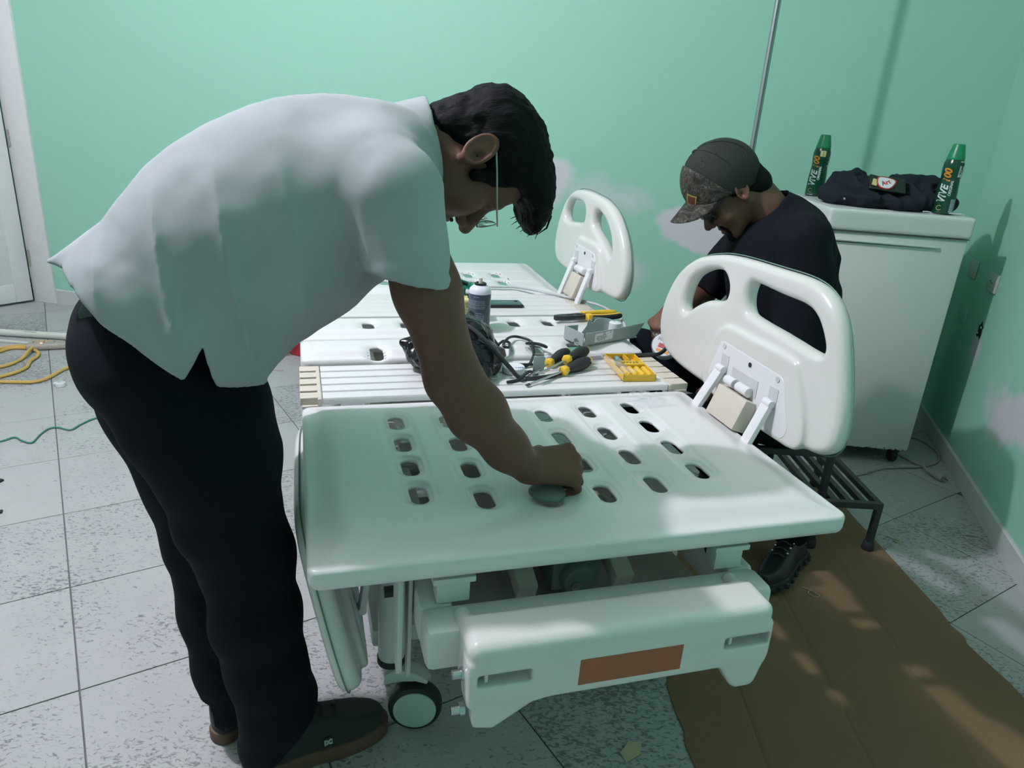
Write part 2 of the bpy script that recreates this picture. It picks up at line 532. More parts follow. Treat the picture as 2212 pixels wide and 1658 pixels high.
def spline(pts, n=8, closed=False):
    P = np.array(pts, float); k = len(P); out = []
    for i in range(k if closed else k - 1):
        if closed:
            a, b, c, d = P[(i - 1) % k], P[i], P[(i + 1) % k], P[(i + 2) % k]
        else:
            b, c = P[i], P[i + 1]
            a = P[i - 1] if i else 2 * b - c
            d = P[i + 2] if i + 2 < k else 2 * c - b
        for j in range(n):
            t = j / n
            out.append(0.5 * (2 * b + (c - a) * t + (2 * a - 5 * b + 4 * c - d) * t * t + (3 * b - a - 3 * c + d) * t ** 3))
    if not closed: out.append(P[-1])
    return np.array(out)

def rotz(a):
    c, s_ = math.cos(a), math.sin(a)
    return np.array([[c, -s_, 0], [s_, c, 0], [0, 0, 1]])
def rotx(a):
    c, s_ = math.cos(a), math.sin(a)
    return np.array([[1, 0, 0], [0, c, -s_], [0, s_, c]])
def roty(a):
    c, s_ = math.cos(a), math.sin(a)
    return np.array([[c, 0, s_], [0, 1, 0], [-s_, 0, c]])

def text_mesh(body, size, shear=0.0, extrude=0.0, bold=0.0):
    cu = bpy.data.curves.new('lettering', 'FONT')
    cu.body = body; cu.size = size; cu.shear = shear; cu.extrude = extrude; cu.offset = bold
    cu.align_x = 'CENTER'; cu.align_y = 'CENTER'; cu.resolution_u = 3
    ob = bpy.data.objects.new('lettering', cu)
    COL.objects.link(ob)
    dg = bpy.context.evaluated_depsgraph_get()
    me = bpy.data.meshes.new_from_object(ob.evaluated_get(dg))
    bpy.data.objects.remove(ob); bpy.data.curves.remove(cu)
    return me

def map_mesh(me, fn):
    n = len(me.vertices)
    a = np.empty(n * 3); me.vertices.foreach_get('co', a)
    a = fn(a.reshape(-1, 3))
    me.vertices.foreach_set('co', np.ascontiguousarray(a, dtype=np.float32).ravel()); me.update()
    return me

# ------------------------------------------------------------------ implicit surfaces (smooth blended solids)
def hash3(i, j, k, seed):
    h = (i.astype(np.int64) * 374761393 + j.astype(np.int64) * 668265263 + k.astype(np.int64) * 2147483647 + seed * 1274126177) & 0xffffffff
    h = ((h ^ (h >> 13)) * 1274126177) & 0xffffffff
    return ((h ^ (h >> 16)) & 0xffff).astype(np.float32) / 65535.0

def vnoise(P, scale, seed=0):
    """value noise in -1..1"""
    Q = P * scale
    I = np.floor(Q); Fr = (Q - I).astype(np.float32); I = I.astype(np.int64)
    W = Fr * Fr * (3 - 2 * Fr)
    out = 0
    for a in (0, 1):
        for b in (0, 1):
            for c in (0, 1):
                w = (W[:, 0] if a else 1 - W[:, 0]) * (W[:, 1] if b else 1 - W[:, 1]) * (W[:, 2] if c else 1 - W[:, 2])
                out = out + w * hash3(I[:, 0] + a, I[:, 1] + b, I[:, 2] + c, seed)
    return out * 2 - 1

A_ = lambda x: np.array(x, np.float32)
def ell(c, r, R=None):
    c, r = A_(c), A_(r)
    RR = None if R is None else A_(R)
    def fn(P):
        Q = P - c
        if RR is not None: Q = Q @ RR
        k0 = np.sqrt(((Q / r) ** 2).sum(1)); k1 = np.sqrt(((Q / (r * r)) ** 2).sum(1)) + 1e-9
        return np.where(k0 < 1e-3, -r.min(), k0 * (k0 - 1) / k1)
    return fn
def cone(a, b, ra, rb=None, sc=None, o=None):
    """capsule with a radius at each end; sc squashes space about its first end"""
    rb = ra if rb is None else rb
    a, b = A_(a), A_(b)
    s = None if sc is None else A_(sc)
    a2, b2 = (a, b) if s is None else (a * 0, (b - a) / s)
    d = b2 - a2; dd = float(d @ d) + 1e-12
    def fn(P):
        Q = P - a2 if s is None else (P - a) / s
        t = np.clip((Q @ d) / dd, 0, 1)
        L = np.sqrt(((Q - t[:, None] * d) ** 2).sum(1)) - (ra + t * (rb - ra))
        return L if s is None else L * float(s.min())
    return fn
def rbox(c, h, r, R=None):
    c, h = A_(c), A_(h)
    RR = None if R is None else A_(R)
    def fn(P):
        Q = P - c
        if RR is not None: Q = Q @ RR
        q = np.abs(Q) - (h - r)
        return np.sqrt((np.maximum(q, 0) ** 2).sum(1)) + np.minimum(q.max(1), 0) - r
    return fn
def half(p, n):
    p, n = A_(p), A_(n); n = n / np.linalg.norm(n)
    return lambda P: (P - p) @ n
def xf(fn, R, o, s=1.0):
    R, o = A_(R), A_(o)
    return lambda P: fn(((P - o) @ R) / s) * s
def torus(c, R1, r, R=None, sc=(1, 1)):
    c = A_(c); RR = np.eye(3, dtype=np.float32) if R is None else A_(R)
    def fn(P):
        Q = (P - c) @ RR
        q = np.sqrt((Q[:, 0] / sc[0]) ** 2 + (Q[:, 1] / sc[1]) ** 2) - R1
        return np.sqrt(q * q + Q[:, 2] ** 2) - r
    return fn
def poly2(P2, poly):
    """signed distance to a closed polygon"""
    V = np.asarray(poly, np.float32); n = len(V)
    d = np.full(len(P2), 1e9, np.float32); s = np.ones(len(P2), bool)
    for i in range(n):
        a, b = V[i], V[i - 1]
        e = b - a; w = P2 - a
        t = np.clip((w @ e) / (e @ e + 1e-12), 0, 1)
        q = w - t[:, None] * e
        d = np.minimum(d, (q * q).sum(1))
        c1 = P2[:, 1] >= a[1]; c2 = P2[:, 1] < b[1]; c3 = e[0] * w[:, 1] > e[1] * w[:, 0]
        s ^= (c1 & c2 & c3) | (~c1 & ~c2 & ~c3)
    return np.where(s, 1, -1) * np.sqrt(d)
class Grid2:
    """a 2-D distance field sampled once and looked up bilinearly"""
    def __init__(g, f2, lo, hi, h=0.004):
        g.lo, g.h = A_(lo), h
        g.n = np.ceil((A_(hi) - g.lo) / h).astype(int) + 1
        X, Y = np.meshgrid(*[np.arange(k) * h for k in g.n], indexing='ij')
        g.d = f2(np.stack([X, Y], -1).reshape(-1, 2).astype(np.float32) + g.lo).reshape(g.n)
    def __call__(g, P2):
        Q = (P2 - g.lo) / g.h
        q = np.clip(Q, 0, g.n - 1.001)
        I = q.astype(int); F = q - I
        d = g.d
        a = d[I[:, 0], I[:, 1]] * (1 - F[:, 0]) + d[I[:, 0] + 1, I[:, 1]] * F[:, 0]
        b = d[I[:, 0], I[:, 1] + 1] * (1 - F[:, 0]) + d[I[:, 0] + 1, I[:, 1] + 1] * F[:, 0]
        return a * (1 - F[:, 1]) + b * F[:, 1] + np.sqrt(((Q - q) ** 2).sum(1)) * g.h

def _smin(a, b, k):
    h = np.maximum(k - np.abs(a - b), 0) / k
    return np.minimum(a, b) - h * h * k * 0.25

def sdf_mesh(name, prims, lo, hi, h, disp=None, margin=0.0):
    """prims: (distance function, blend radius, '+', '-' or '&'), combined in order; surface-nets polygonisation"""
    B = 8
    lo, hi = A_(lo), A_(hi)
    n = np.ceil((hi - lo) / (h * B)).astype(int)
    ijk = np.stack(np.meshgrid(*[np.arange(k) for k in n], indexing='ij'), -1).reshape(-1, 3)
    cen = (lo + (ijk + 0.5) * h * B).astype(np.float32)
    R = h * B * 0.5 * 1.7321
    def comb(d, v, k, op):
        k = max(k, 1e-5)
        if op == '+': return _smin(d, v, k)
        if op == '-': return -_smin(-d, v, k)
        return -_smin(-d, -v, k)
    D = []
    d = np.full(len(cen), 10.0, np.float32)
    for fn, k, op in prims:
        v = fn(cen); D.append(v); d = comb(d, v, k, op)
    act = np.abs(d) < R * 1.25 + margin
    ijk = ijk[act]; D = [v[act] for v in D]
    off = np.stack(np.meshgrid(*[np.arange(B + 1)] * 3, indexing='ij'), -1).reshape(-1, 3)
    nb = len(ijk); npt = (B + 1) ** 3
    val = np.full((nb, npt), 10.0, np.float32)
    base = (lo + ijk * (B * h)).astype(np.float32)
    offh = (off * h).astype(np.float32)
    for (fn, k, op), v in zip(prims, D):
        if op == '&': sel = np.nonzero(v + R * 1.2 + k + h > 0)[0]
        else: sel = np.nonzero(v - R * 1.2 < k + 2 * h + margin)[0]
        for c0 in range(0, len(sel), 1500):
            ss = sel[c0:c0 + 1500]
            P = (base[ss][:, None, :] + offh[None]).reshape(-1, 3)
            val[ss] = comb(val[ss], fn(P).reshape(len(ss), npt), k, op)
    if disp is not None:
        for c0 in range(0, nb, 1500):
            P = (base[c0:c0 + 1500][:, None, :] + offh[None]).reshape(-1, 3)
            val[c0:c0 + 1500] += disp(P).reshape(-1, npt)
    G = val.reshape(nb, B + 1, B + 1, B + 1)
    dims = n * B + 2
    gi = ijk * B
    def gid(I):
        return (I[..., 0] * dims[1] + I[..., 1]) * dims[2] + I[..., 2]
    # cell vertices
    c = [G[:, a:B + a, b:B + b, e:B + e] for a in (0, 1) for b in (0, 1) for e in (0, 1)]
    neg = sum((x < 0).astype(np.int8) for x in c)
    cells = np.nonzero((neg > 0) & (neg < 8))
    loc = np.stack(cells[1:], -1)
    cv = np.stack([x[cells] for x in c], -1)
    cor = A_([(a, b, e) for a in (0, 1) for b in (0, 1) for e in (0, 1)])
    num = np.zeros((len(cv), 3), np.float32); cnt = np.zeros(len(cv), np.float32)
    for i in range(8):
        for j in range(i + 1, 8):
            if np.abs(cor[i] - cor[j]).sum() != 1: continue
            s = (cv[:, i] < 0) != (cv[:, j] < 0)
            t = cv[:, i] / (cv[:, i] - cv[:, j] + 1e-20)
            p = cor[i] + np.clip(t, 0, 1)[:, None] * (cor[j] - cor[i])
            num += np.where(s[:, None], p, 0); cnt += s
    pos = num / cnt[:, None]
    gl = gi[cells[0]] + loc
    V = lo + (gl + pos) * h
    ids = gid(gl)
    order = np.argsort(ids); sid = ids[order]
    quads = []
    for ax in range(3):
        u, w = (ax + 1) % 3, (ax + 2) % 3
        s0 = [slice(0, B)] * 3; s1 = list(s0); s1[ax] = slice(1, B + 1)
        a = G[(slice(None), *s0)]; b = G[(slice(None), *s1)]
        e = np.nonzero((a < 0) != (b < 0))
        g = gi[e[0]] + np.stack(e[1:], -1)
        flip = a[e] >= 0
        q = []
        for du, dw in ((-1, -1), (0, -1), (0, 0), (-1, 0)):
            t = g.copy(); t[:, u] += du; t[:, w] += dw
            q.append(gid(t))
        q = np.stack(q, -1)
        q[flip] = q[flip][:, ::-1]
        quads.append(q)
    quads = np.concatenate(quads)
    ix = np.searchsorted(sid, quads); ix = np.clip(ix, 0, len(sid) - 1)
    ok = (sid[ix] == quads).all(1)
    F = order[ix[ok]]
    me = bpy.data.meshes.new(name)
    me.vertices.add(len(V)); me.vertices.foreach_set('co', V.astype(np.float32).ravel())
    me.loops.add(F.size); me.loops.foreach_set('vertex_index', F.astype(np.int32).ravel())
    me.polygons.add(len(F)); me.polygons.foreach_set('loop_start', np.arange(0, F.size, 4, dtype=np.int32))
    me.update(calc_edges=True)
    me.validate()
    shade(me, 180)
    return me

def sdf_obj(name, prims, lo, hi, h, m, parent=None, disp=None, margin=0.003, label=None):
    o = link(name, sdf_mesh(name, prims, lo, hi, h, disp, margin), parent, m)
    if label: o['label'] = label
    return o

def round_poly(pts, r, n=4):
    """polygon with rounded corners"""
    P = np.array(pts, float); out = []
    for i in range(len(P)):
        a, b, c = P[i - 1], P[i], P[(i + 1) % len(P)]
        d1, d2 = (a - b), (c - b)
        q = min(r, 0.45 * np.linalg.norm(d1), 0.45 * np.linalg.norm(d2))
        p1, p2 = b + d1 / np.linalg.norm(d1) * q, b + d2 / np.linalg.norm(d2) * q
        for t in np.linspace(0, 1, n):
            out.append((1 - t) ** 2 * p1 + 2 * t * (1 - t) * b + t * t * p2)
    return np.array(out)
def fill_holes(o):
    bm = bmesh.new(); bm.from_mesh(o.data)
    es = [e for e in bm.edges if len(e.link_faces) == 1]
    if es:
        bmesh.ops.holes_fill(bm, edges=es, sides=12)
        bm.to_mesh(o.data)
    bm.free(); shade(o.data, 180)
# ------------------------------------------------------------------ the room
BW0 = np.array((-3.092, 4.649, 0)); C0 = np.array((2.227, 3.673, 0))
BD = np.array((0.98358, -0.18048, 0)); BN = np.array((0.18048, 0.98358, 0))      # along the back wall, outwards
RD = np.array((0.26542, 0.96413, 0)); RN = np.array((0.96413, -0.26542, 0))      # along the right wall, outwards
A_BACK = math.atan2(BD[1], BD[0]); A_RIGHT = math.atan2(-RD[1], -RD[0])
BL = BW0 - 3.4 * BD; FR = C0 - 7.2 * RD; FL = np.array((-6.0, FR[1], 0))
ROOM = [BL[:2], FL[:2], FR[:2], C0[:2]]
ZC = 3.6

def wall_panel(name, p, ang, x0, x1, z0, z1, m, y0=0.0, y1=0.1, bevel=0):
    o = MB().box(((x0 + x1) / 2, (y0 + y1) / 2, (z0 + z1) / 2), ((x1 - x0) / 2, (y1 - y0) / 2, (z1 - z0) / 2)).build(name, m, bevel=bevel)
    o.location = p; o.rotation_euler = (0, 0, ang)
    return tag(o, kind='structure')

mb = MB()
mb.box((2.775, 0.05, ZC / 2), (2.775 + 0.05, 0.05, ZC / 2))                # right of the door opening (s from -0.1 to 5.6)
mb.box((-2.32, 0.05, ZC / 2), (1.22, 0.05, ZC / 2))
mb.box((-0.6, 0.05, (2.12 + ZC) / 2), (0.55, 0.05, (ZC - 2.12) / 2))
wb = tag(mb.build('wall_back', 'wall_back'), kind='structure')
wb.location = BW0; wb.rotation_euler = (0, 0, A_BACK)
wall_panel('wall_right', C0, A_RIGHT, -0.1, 7.3, 0, ZC, 'wall_right')
_d = FL - BL
wl_ = tag(MB().box((0, 0, ZC / 2), (0.05, np.linalg.norm(_d) / 2 + 0.1, ZC / 2)).build('wall_left', 'wall'), kind='structure')
wl_.location = (BL + FL) / 2 + np.array((-0.05, 0, 0)); wl_.rotation_euler = (0, 0, math.atan2(-_d[0], _d[1]) + math.pi)
wf = tag(MB().box(((FL[0] + FR[0]) / 2, FR[1] - 0.05, ZC / 2), ((FR[0] - FL[0]) / 2 + 0.1, 0.05, ZC / 2)).build('wall_front', 'wall'), kind='structure')
poly = [tuple(p) for p in ROOM]
tag(MB().prism(poly, ZC, ZC + 0.08).build('ceiling', 'ceiling'), kind='structure')
# hall behind the door opening
wall_panel('wall_hall', BW0, A_BACK, -1.3, 0.0, 0, 2.3, 'wall', 0.5, 0.6)

floor = tag(MB().prism(poly, -0.06, -0.004).build('floor', 'grout'), kind='structure')
def clip(poly, edges):
    for (ax, ay), (bx, by) in edges:
        out = []
        for i in range(len(poly)):
            p, q = poly[i - 1], poly[i]
            sp = (bx - ax) * (p[1] - ay) - (by - ay) * (p[0] - ax)
            sq = (bx - ax) * (q[1] - ay) - (by - ay) * (q[0] - ax)
            if (sp >= 0) != (sq >= 0):
                t = sp / (sp - sq)
                out.append((p[0] + t * (q[0] - p[0]), p[1] + t * (q[1] - p[1])))
            if sq >= 0: out.append(q)
        poly = out
        if len(poly) < 3: return []
    return poly
_t = math.radians(-33.57)
TA = np.array((math.sin(_t), math.cos(_t))); TB = np.array((math.cos(_t), -math.sin(_t)))
redges = [(poly[i], poly[(i + 1) % 4]) for i in range(4)]
tile_me = None
SA, SB, gap = 0.46, 0.463, 0.0035
for ia in range(-18, 18):
    for ib in range(-18, 18):
        a = 1.698 + SA * (ia + 0.5); b_ = -0.087 + SB * (ib + 0.5)
        c = TA * a + TB * b_
        quad = [c + TA * sa * (SA - gap) / 2 + TB * sb * (SB - gap) / 2 for sa, sb in ((-1, -1), (-1, 1), (1, 1), (1, -1))]
        quad = [tuple(q) for q in quad]
        pl = clip(quad, redges)
        if not pl: continue
        full = len(pl) == 4 and all(abs(p[0] - q[0]) + abs(p[1] - q[1]) < 1e-6 for p, q in zip(pl, quad))
        rel = [(p[0] - c[0], p[1] - c[1]) for p in pl]
        if full:
            if tile_me is None:
                tile_me = MB().prism(rel, -0.0035, 0).mesh('tile', bevel=0.0012, seg=1)
                tile_me.materials.append(M['tile'])
            o = link('tile', tile_me, floor)
        else:
            area = abs(sum(rel[i - 1][0] * rel[i][1] - rel[i][0] * rel[i - 1][1] for i in range(len(rel)))) / 2
            if area < 0.002: continue
            o = MB().prism(rel, -0.0035, 0).build('tile', 'tile', floor)
        o.location = (c[0], c[1], 0)

def skirting(name, p, ang, x0, x1, h=0.088):
    o = MB().prism([(0, 0), (-0.012, 0), (-0.012, h - 0.006), (-0.006, h), (0, h)], x0, x1, R=np.array([[0, 0, 1], [1, 0, 0], [0, 1, 0]])).build(name, 'skirting')
    o.location = p; o.rotation_euler = (0, 0, ang)
    return tag(o, kind='structure')
skirting('baseboard_right', C0, A_RIGHT, 0.0, 7.1)
skirting('baseboard_back', BW0, A_BACK, 0.0, 5.39, 0.1)

# door: casing around the opening, leaf ajar into the room
casing = MB()
casing.box((-0.085, -0.008, 1.08), (0.085, 0.012, 1.08))
casing.box((-1.1, -0.008, 1.08), (0.085, 0.012, 1.08))
casing.box((-0.59, -0.008, 2.11), (0.42, 0.012, 0.06))
co = tag(casing.build('trim_1', 'door_paint', bevel=0.004), kind='structure')
co.location = BW0; co.rotation_euler = (0, 0, A_BACK)
HP = BW0 - 0.172 * BD - 0.022 * BN
door = MB().box((0.42, 0, 1.035), (0.405, 0.014, 1.02)).build('door_1', 'door_paint', bevel=0.002)
tag(door, kind='structure')
door.location = HP; door.rotation_euler = (0, 0, math.atan2(-0.842, -0.54))
for nm, c_, h_ in (('door_stile', (0.06, 0, 1.035), (0.05, 0.02, 1.02)), ('door_stile', (0.775, 0, 1.035), (0.05, 0.02, 1.02)),
                   ('door_rail', (0.42, 0, 0.075), (0.31, 0.0195, 0.06)), ('door_rail', (0.42, 0, 1.0), (0.31, 0.0195, 0.06)), ('door_rail', (0.42, 0, 1.985), (0.31, 0.0195, 0.06))):
    MB().box(c_, h_).build(nm, 'door_paint', door, bevel=0.004)
for z in (0.30, 1.05, 1.85):
    MB().cyl((-0.004, 0.021, z - 0.05), (-0.004, 0.021, z + 0.05), 0.006, n=10).build('door_hinge', 'strip_grey', door)

# sockets and switch plates on the right wall
def on_right(s, z, d=0.0):
    p = C0 - RD * s - RN * d
    return (p[0], p[1], z)
def wall_plate(name, label, cat, s, z, w, h, holes):
    t = thing(name, label, cat, on_right(s, z), A_RIGHT)
    MB().box((0, -0.005, 0), (w / 2, 0.005, h / 2)).build('cover_plate', 'socket', t, bevel=0.003)
    if holes:
        MB().box((0, -0.0105, 0), (w * 0.30, 0.0015, h * 0.38)).build('socket_face', 'socket', t, bevel=0.001)
        for dx, dz in ((-0.009, 0.004), (0.014, -0.002)):
            MB().cyl((dx, -0.0125, dz), (dx, -0.0119, dz), 0.0045, n=10).build('socket_hole', 'hole', t)
    else:
        MB().box((0, -0.0105, 0), (w * 0.18, 0.002, h * 0.33)).build('rocker', 'socket', t, bevel=0.001)
    return t
wall_plate('wall_switch', 'small blank faced switch plate on the right wall, nearer the corner', 'switch', 0.215, 0.855, 0.115, 0.082, False)
wall_plate('wall_socket', 'power socket plate with two round holes low on the right wall', 'socket', 0.52, 0.847, 0.125, 0.082, True)
t = thing('painted_cover', 'green painted blank cover plate below the switch, on the right wall', 'cover plate', on_right(0.25, 0.645), A_RIGHT)
MB().box((0, -0.003, 0), (0.055, 0.003, 0.04)).build('cover_plate', 'wall', t, bevel=0.002)
t = thing('wall_hole', 'ragged dark broken hole in the right wall below the socket', 'hole', on_right(0.527, 0.632), A_RIGHT)
pp = [(-0.028, -0.030), (-0.012, -0.036), (0.006, -0.026), (0.022, -0.040), (0.030, -0.014), (0.022, 0.004), (0.034, 0.020), (0.016, 0.022), (0.004, 0.040), (-0.008, 0.022), (-0.026, 0.014), (-0.020, -0.008)]
MB().prism(pp, 0, 0.0015, R=np.array([[1, 0, 0], [0, 0, -1], [0, 1, 0]])).build('broken_edge', 'hole', t)
for q, r_ in (((0.010, -0.002, 0.012), 0.008), ((-0.014, -0.002, -0.018), 0.006)):
    MB().sphere(q, r_, 6, (1.4, 0.3, 0.7)).build('plaster_crumb', 'white_label', t)

# ------------------------------------------------------------------ the bed
B0 = np.array((-0.305, 0.956, 0.0)); A_BED = math.radians(17.3)
BU = np.array((math.cos(A_BED), math.sin(A_BED), 0)); BV = np.array((-math.sin(A_BED), math.cos(A_BED), 0))
def bw(u, v, z=0.0):
    """bed coordinates (across, along, up) to the room"""
    return tuple(B0 + BU * u + BV * v + np.array((0, 0, z)))
bed = thing('hospital_bed', 'white plastic hospital bed with slotted deck panels, stripped of its mattress', 'bed', tuple(B0), A_BED)
UC = 0.5145
def stadium(P, u, v0, v1, r):
    x = P[:, 0] - u; y = P[:, 1] - np.clip(P[:, 1], v0 + r, v1 - r)
    return np.sqrt(x * x + y * y) - r
def sstep(x): 
    x = np.clip(x, 0, 1); return x * x * (3 - 2 * x)
def panel(name, v0, v1, ztop, th, cols, rowsets, shift=None, u0=0.0, u1=1.029, field=0.07, slot=(0.0355, 0.0168), tilt=0.0, h=0.0042, trough=True, rc=0.022):
    vc, hv, hu, uc = (v0 + v1) / 2, (v1 - v0) / 2, (u1 - u0) / 2, (u0 + u1) / 2
    box = rbox((uc, vc, ztop - th / 2), (hu, hv, th / 2), rc)
    def top(P):
        e = np.minimum(hu - np.abs(P[:, 0] - uc), hv - np.abs(P[:, 1] - vc))
        H = ztop - 0.016 * (1 - sstep((e - 0.012) / field))
        if trough and cols:
            tr = np.full(len(P), 1.0, np.float32); near = np.full(len(P), 1.0, np.float32)
            for cu, rows in zip(cols, rowsets):
                tr = np.minimum(tr, stadium(P, cu, rows[0] - 0.052, rows[-1] + 0.056, 0.039))
                for rv in rows:
                    near = np.minimum(near, stadium(P, cu, rv - slot[0], rv + slot[0], slot[1]))
            H = H - 0.0040 * (1 - sstep((tr + 0.006) / 0.009)) - 0.0050 * (1 - sstep((near - 0.005) / 0.008))
        return (P[:, 2] - H) * 0.9
    def slots(P):
        d = np.full(len(P), 1.0, np.float32)
        for cu, rows in zip(cols, rowsets):
            for rv in rows:
                d = np.minimum(d, stadium(P, cu, rv - slot[0], rv + slot[0], slot[1]))
        return d
    core = rbox((uc, vc, ztop - th / 2 - 0.02), (hu - 0.010, hv - 0.010, th / 2 + 0.02), 0.010)
    def inner(P): return np.maximum(core(P), top(P) + 0.0075)
    pr = [(box, 0.001, '+'), (top, 0.008, '&'), (inner, 0.003, '-')]
    if cols: pr.append((slots, 0.0015, '-'))
    if tilt:
        Rt = rotx(tilt); o_ = np.array((0, v0, ztop)); 
        f0 = [(lambda P, fn=fn: fn(((P - A_(o_)) @ A_(Rt)) + A_(o_))) for fn, k, op in pr]
        pr = [(f, k, op) for f, (_, k, op) in zip(f0, pr)]
    return sdf_obj(name, pr, (u0 - 0.03, v0 - 0.03, ztop - th - 0.03), (u1 + 0.03, v1 + 0.03, ztop + 0.07), h, 'bed_white', bed)
COLS = [0.2085 + 0.1203 * i for i in range(6)]
ROWS = [[0.189, 0.301, 0.410, 0.523], [0.153, 0.274, 0.396, 0.520], [0.140, 0.263, 0.391, 0.520], [0.137, 0.262, 0.394, 0.523], [0.156, 0.281, 0.405, 0.534], [0.197, 0.313, 0.430, 0.544]]
panel('foot_panel', -0.018, 0.664, 0.722, 0.062, COLS, ROWS, h=0.0034)
panel('thigh_panel', 0.916, 1.098, 0.752, 0.062, COLS, [[0.962]] * 6, h=0.005, field=0.045)
panel('seat_panel', 1.106, 1.330, 0.752, 0.062, COLS, [[1.215]] * 6, h=0.005, field=0.045)
panel('back_panel', 1.640, 2.190, 0.748, 0.062, COLS, [[1.800, 1.920]] * 6, h=0.006, tilt=0.035)
def slat_group(v0, v1, n, z):
    p = (v1 - v0) / n
    for i in range(n):
        vc = v0 + p * (i + 0.5); hw = p / 2 - 0.0021
        prof = [(-hw, -0.016), (hw, -0.016), (hw, -0.0045), (hw * 0.88, -0.0008), (0, 0.0008), (-hw * 0.90, 0.0002), (-hw, -0.003)]
        MB().prism([(a, b) for a, b in prof], 0.050, 0.985, R=np.array([[0, 0, 1], [1, 0, 0], [0, 1, 0]]), o=(0, vc, z)).build('slat', 'bed_white', bed)
    # comb-like beige end strips
    for side in (0, 1):
        mb = MB()
        ua, ub = (-0.004, 0.048) if side == 0 else (0.987, 1.050)
        mb.box(((ua + ub) / 2, (v0 + v1) / 2, z - 0.022), ((ub - ua) / 2 - 0.004, (v1 - v0) / 2 - 0.001, 0.004))
        for i in range(n):
            vc = v0 + p * (i + 0.5)
            mb.box(((ua + ub) / 2, vc + 0.004, z - 0.010), ((ub - ua) / 2, p / 2 - 0.0065 if side == 0 else p / 2 - 0.003, 0.010))
        x = ub - 0.005 if side == 0 else ua + 0.005
        mb.box((x, (v0 + v1) / 2, z - 0.010), (0.005, (v1 - v0) / 2 - 0.001, 0.0095))
        mb.build('slat_end_strip', 'beige', bed, bevel=0.0015, seg=1)
slat_group(0.668, 0.912, 5, 0.722)
slat_group(1.334, 1.634, 5, 0.742)

# side rails
def rail_mesh(name, outline, holes, th=0.046, h=0.0048, boss=None):
    o2 = spline(outline, 6, True)
    hs = [spline(x, 6, True) for x in holes]
    lo = np.array(outline).min(0) - 0.03; hi = np.array(outline).max(0) + 0.03
    def f2(P):
        d = poly2(P, o2)
        for x in hs: d = np.maximum(d, -poly2(P, x))
        return d
    g = Grid2(f2, lo, hi, 0.003)
    r = th / 2
    ht = th / 2 - r + 0.004
    # full round near edges, flatter field inside
    def fn(P):
        d2 = g(P[:, 1:3]) + r * 0.92
        w = np.abs(P[:, 0]) - ht
        q = np.sqrt(np.maximum(d2, 0) ** 2 + np.maximum(w, 0) ** 2) + np.minimum(np.maximum(d2, w), 0)
        return q - (r - 0.004)
    pr = [(fn, 0.001, '+')]
    if boss is not None:
        b2 = spline(boss, 5, True)
        gb = Grid2(lambda P: poly2(P, b2), lo, hi, 0.003)
        def fb(P):
            d2 = gb(P[:, 1:3]) + 0.008
            w = np.abs(P[:, 0] + r + 0.002) - 0.0035
            q = np.sqrt(np.maximum(d2, 0) ** 2 + np.maximum(w, 0) ** 2) + np.minimum(np.maximum(d2, w), 0)
            return q - 0.007
        pr.append((fb, 0.012, '+'))
    return sdf_mesh(name, pr, (-th, lo[0], lo[1]), (th, hi[0], hi[1]), h)
near_out = [(0.70, 1.084), (0.80, 1.052), (0.885, 0.988), (0.938, 0.895), (0.945, 0.815), (0.905, 0.757), (0.82, 0.733), (0.70, 0.727), (0.45, 0.727), (0.25, 0.732), (0.16, 0.745), (0.121, 0.785), (0.122, 0.86), (0.150, 0.955), (0.187, 1.035), (0.235, 1.082), (0.31, 1.104), (0.45, 1.103), (0.60, 1.098)]
near_h1 = [(0.823, 0.925), (0.795, 0.990), (0.725, 1.032), (0.650, 1.046), (0.614, 1.022), (0.611, 0.990), (0.640, 0.972), (0.70, 0.957), (0.757, 0.927), (0.803, 0.896)]
near_h2 = [(0.515, 1.044), (0.524, 1.012), (0.514, 0.984), (0.485, 0.972), (0.36, 0.964), (0.242, 0.956), (0.219, 0.968), (0.232, 0.996), (0.262, 1.028), (0.305, 1.044), (0.40, 1.046), (0.485, 1.049)]
near_boss = [(0.585, 0.915), (0.648, 0.80), (0.63, 0.742), (0.54, 0.722), (0.30, 0.722), (0.215, 0.735), (0.21, 0.80), (0.262, 0.90), (0.30, 0.925), (0.44, 0.925)]
rail_me = rail_mesh('rail_panel', near_out, [near_h1, near_h2], boss=near_boss)
far_out = [(1.70, 1.142), (1.80, 1.128), (1.885, 1.075), (1.945, 0.985), (1.968, 0.905), (1.955, 0.845), (1.90, 0.810), (1.75, 0.799), (1.55, 0.797), (1.37, 0.797), (1.275, 0.806), (1.236, 0.845), (1.232, 0.92), (1.275, 1.01), (1.36, 1.085), (1.46, 1.125), (1.58, 1.138)]
far_h1 = [(1.835, 1.082), (1.87, 1.045), (1.865, 1.012), (1.82, 1.004), (1.70, 1.018), (1.655, 1.034), (1.655, 1.072), (1.69, 1.091), (1.77, 1.092)]
far_h2 = [(1.545, 1.080), (1.563, 1.052), (1.55, 1.020), (1.475, 0.990), (1.41, 0.955), (1.375, 0.938), (1.365, 0.965), (1.39, 1.015), (1.44, 1.055), (1.50, 1.078)]
far_boss = [(1.68, 0.955), (1.72, 0.85), (1.70, 0.80), (1.62, 0.792), (1.46, 0.792), (1.40, 0.81), (1.405, 0.86), (1.44, 0.945), (1.48, 0.965), (1.58, 0.965)]
far_out = [(a + 0.0, b) for a, b in far_out]
rail_far_me = rail_mesh('rail_panel', far_out, [far_h1, far_h2], h=0.0055, boss=far_boss)
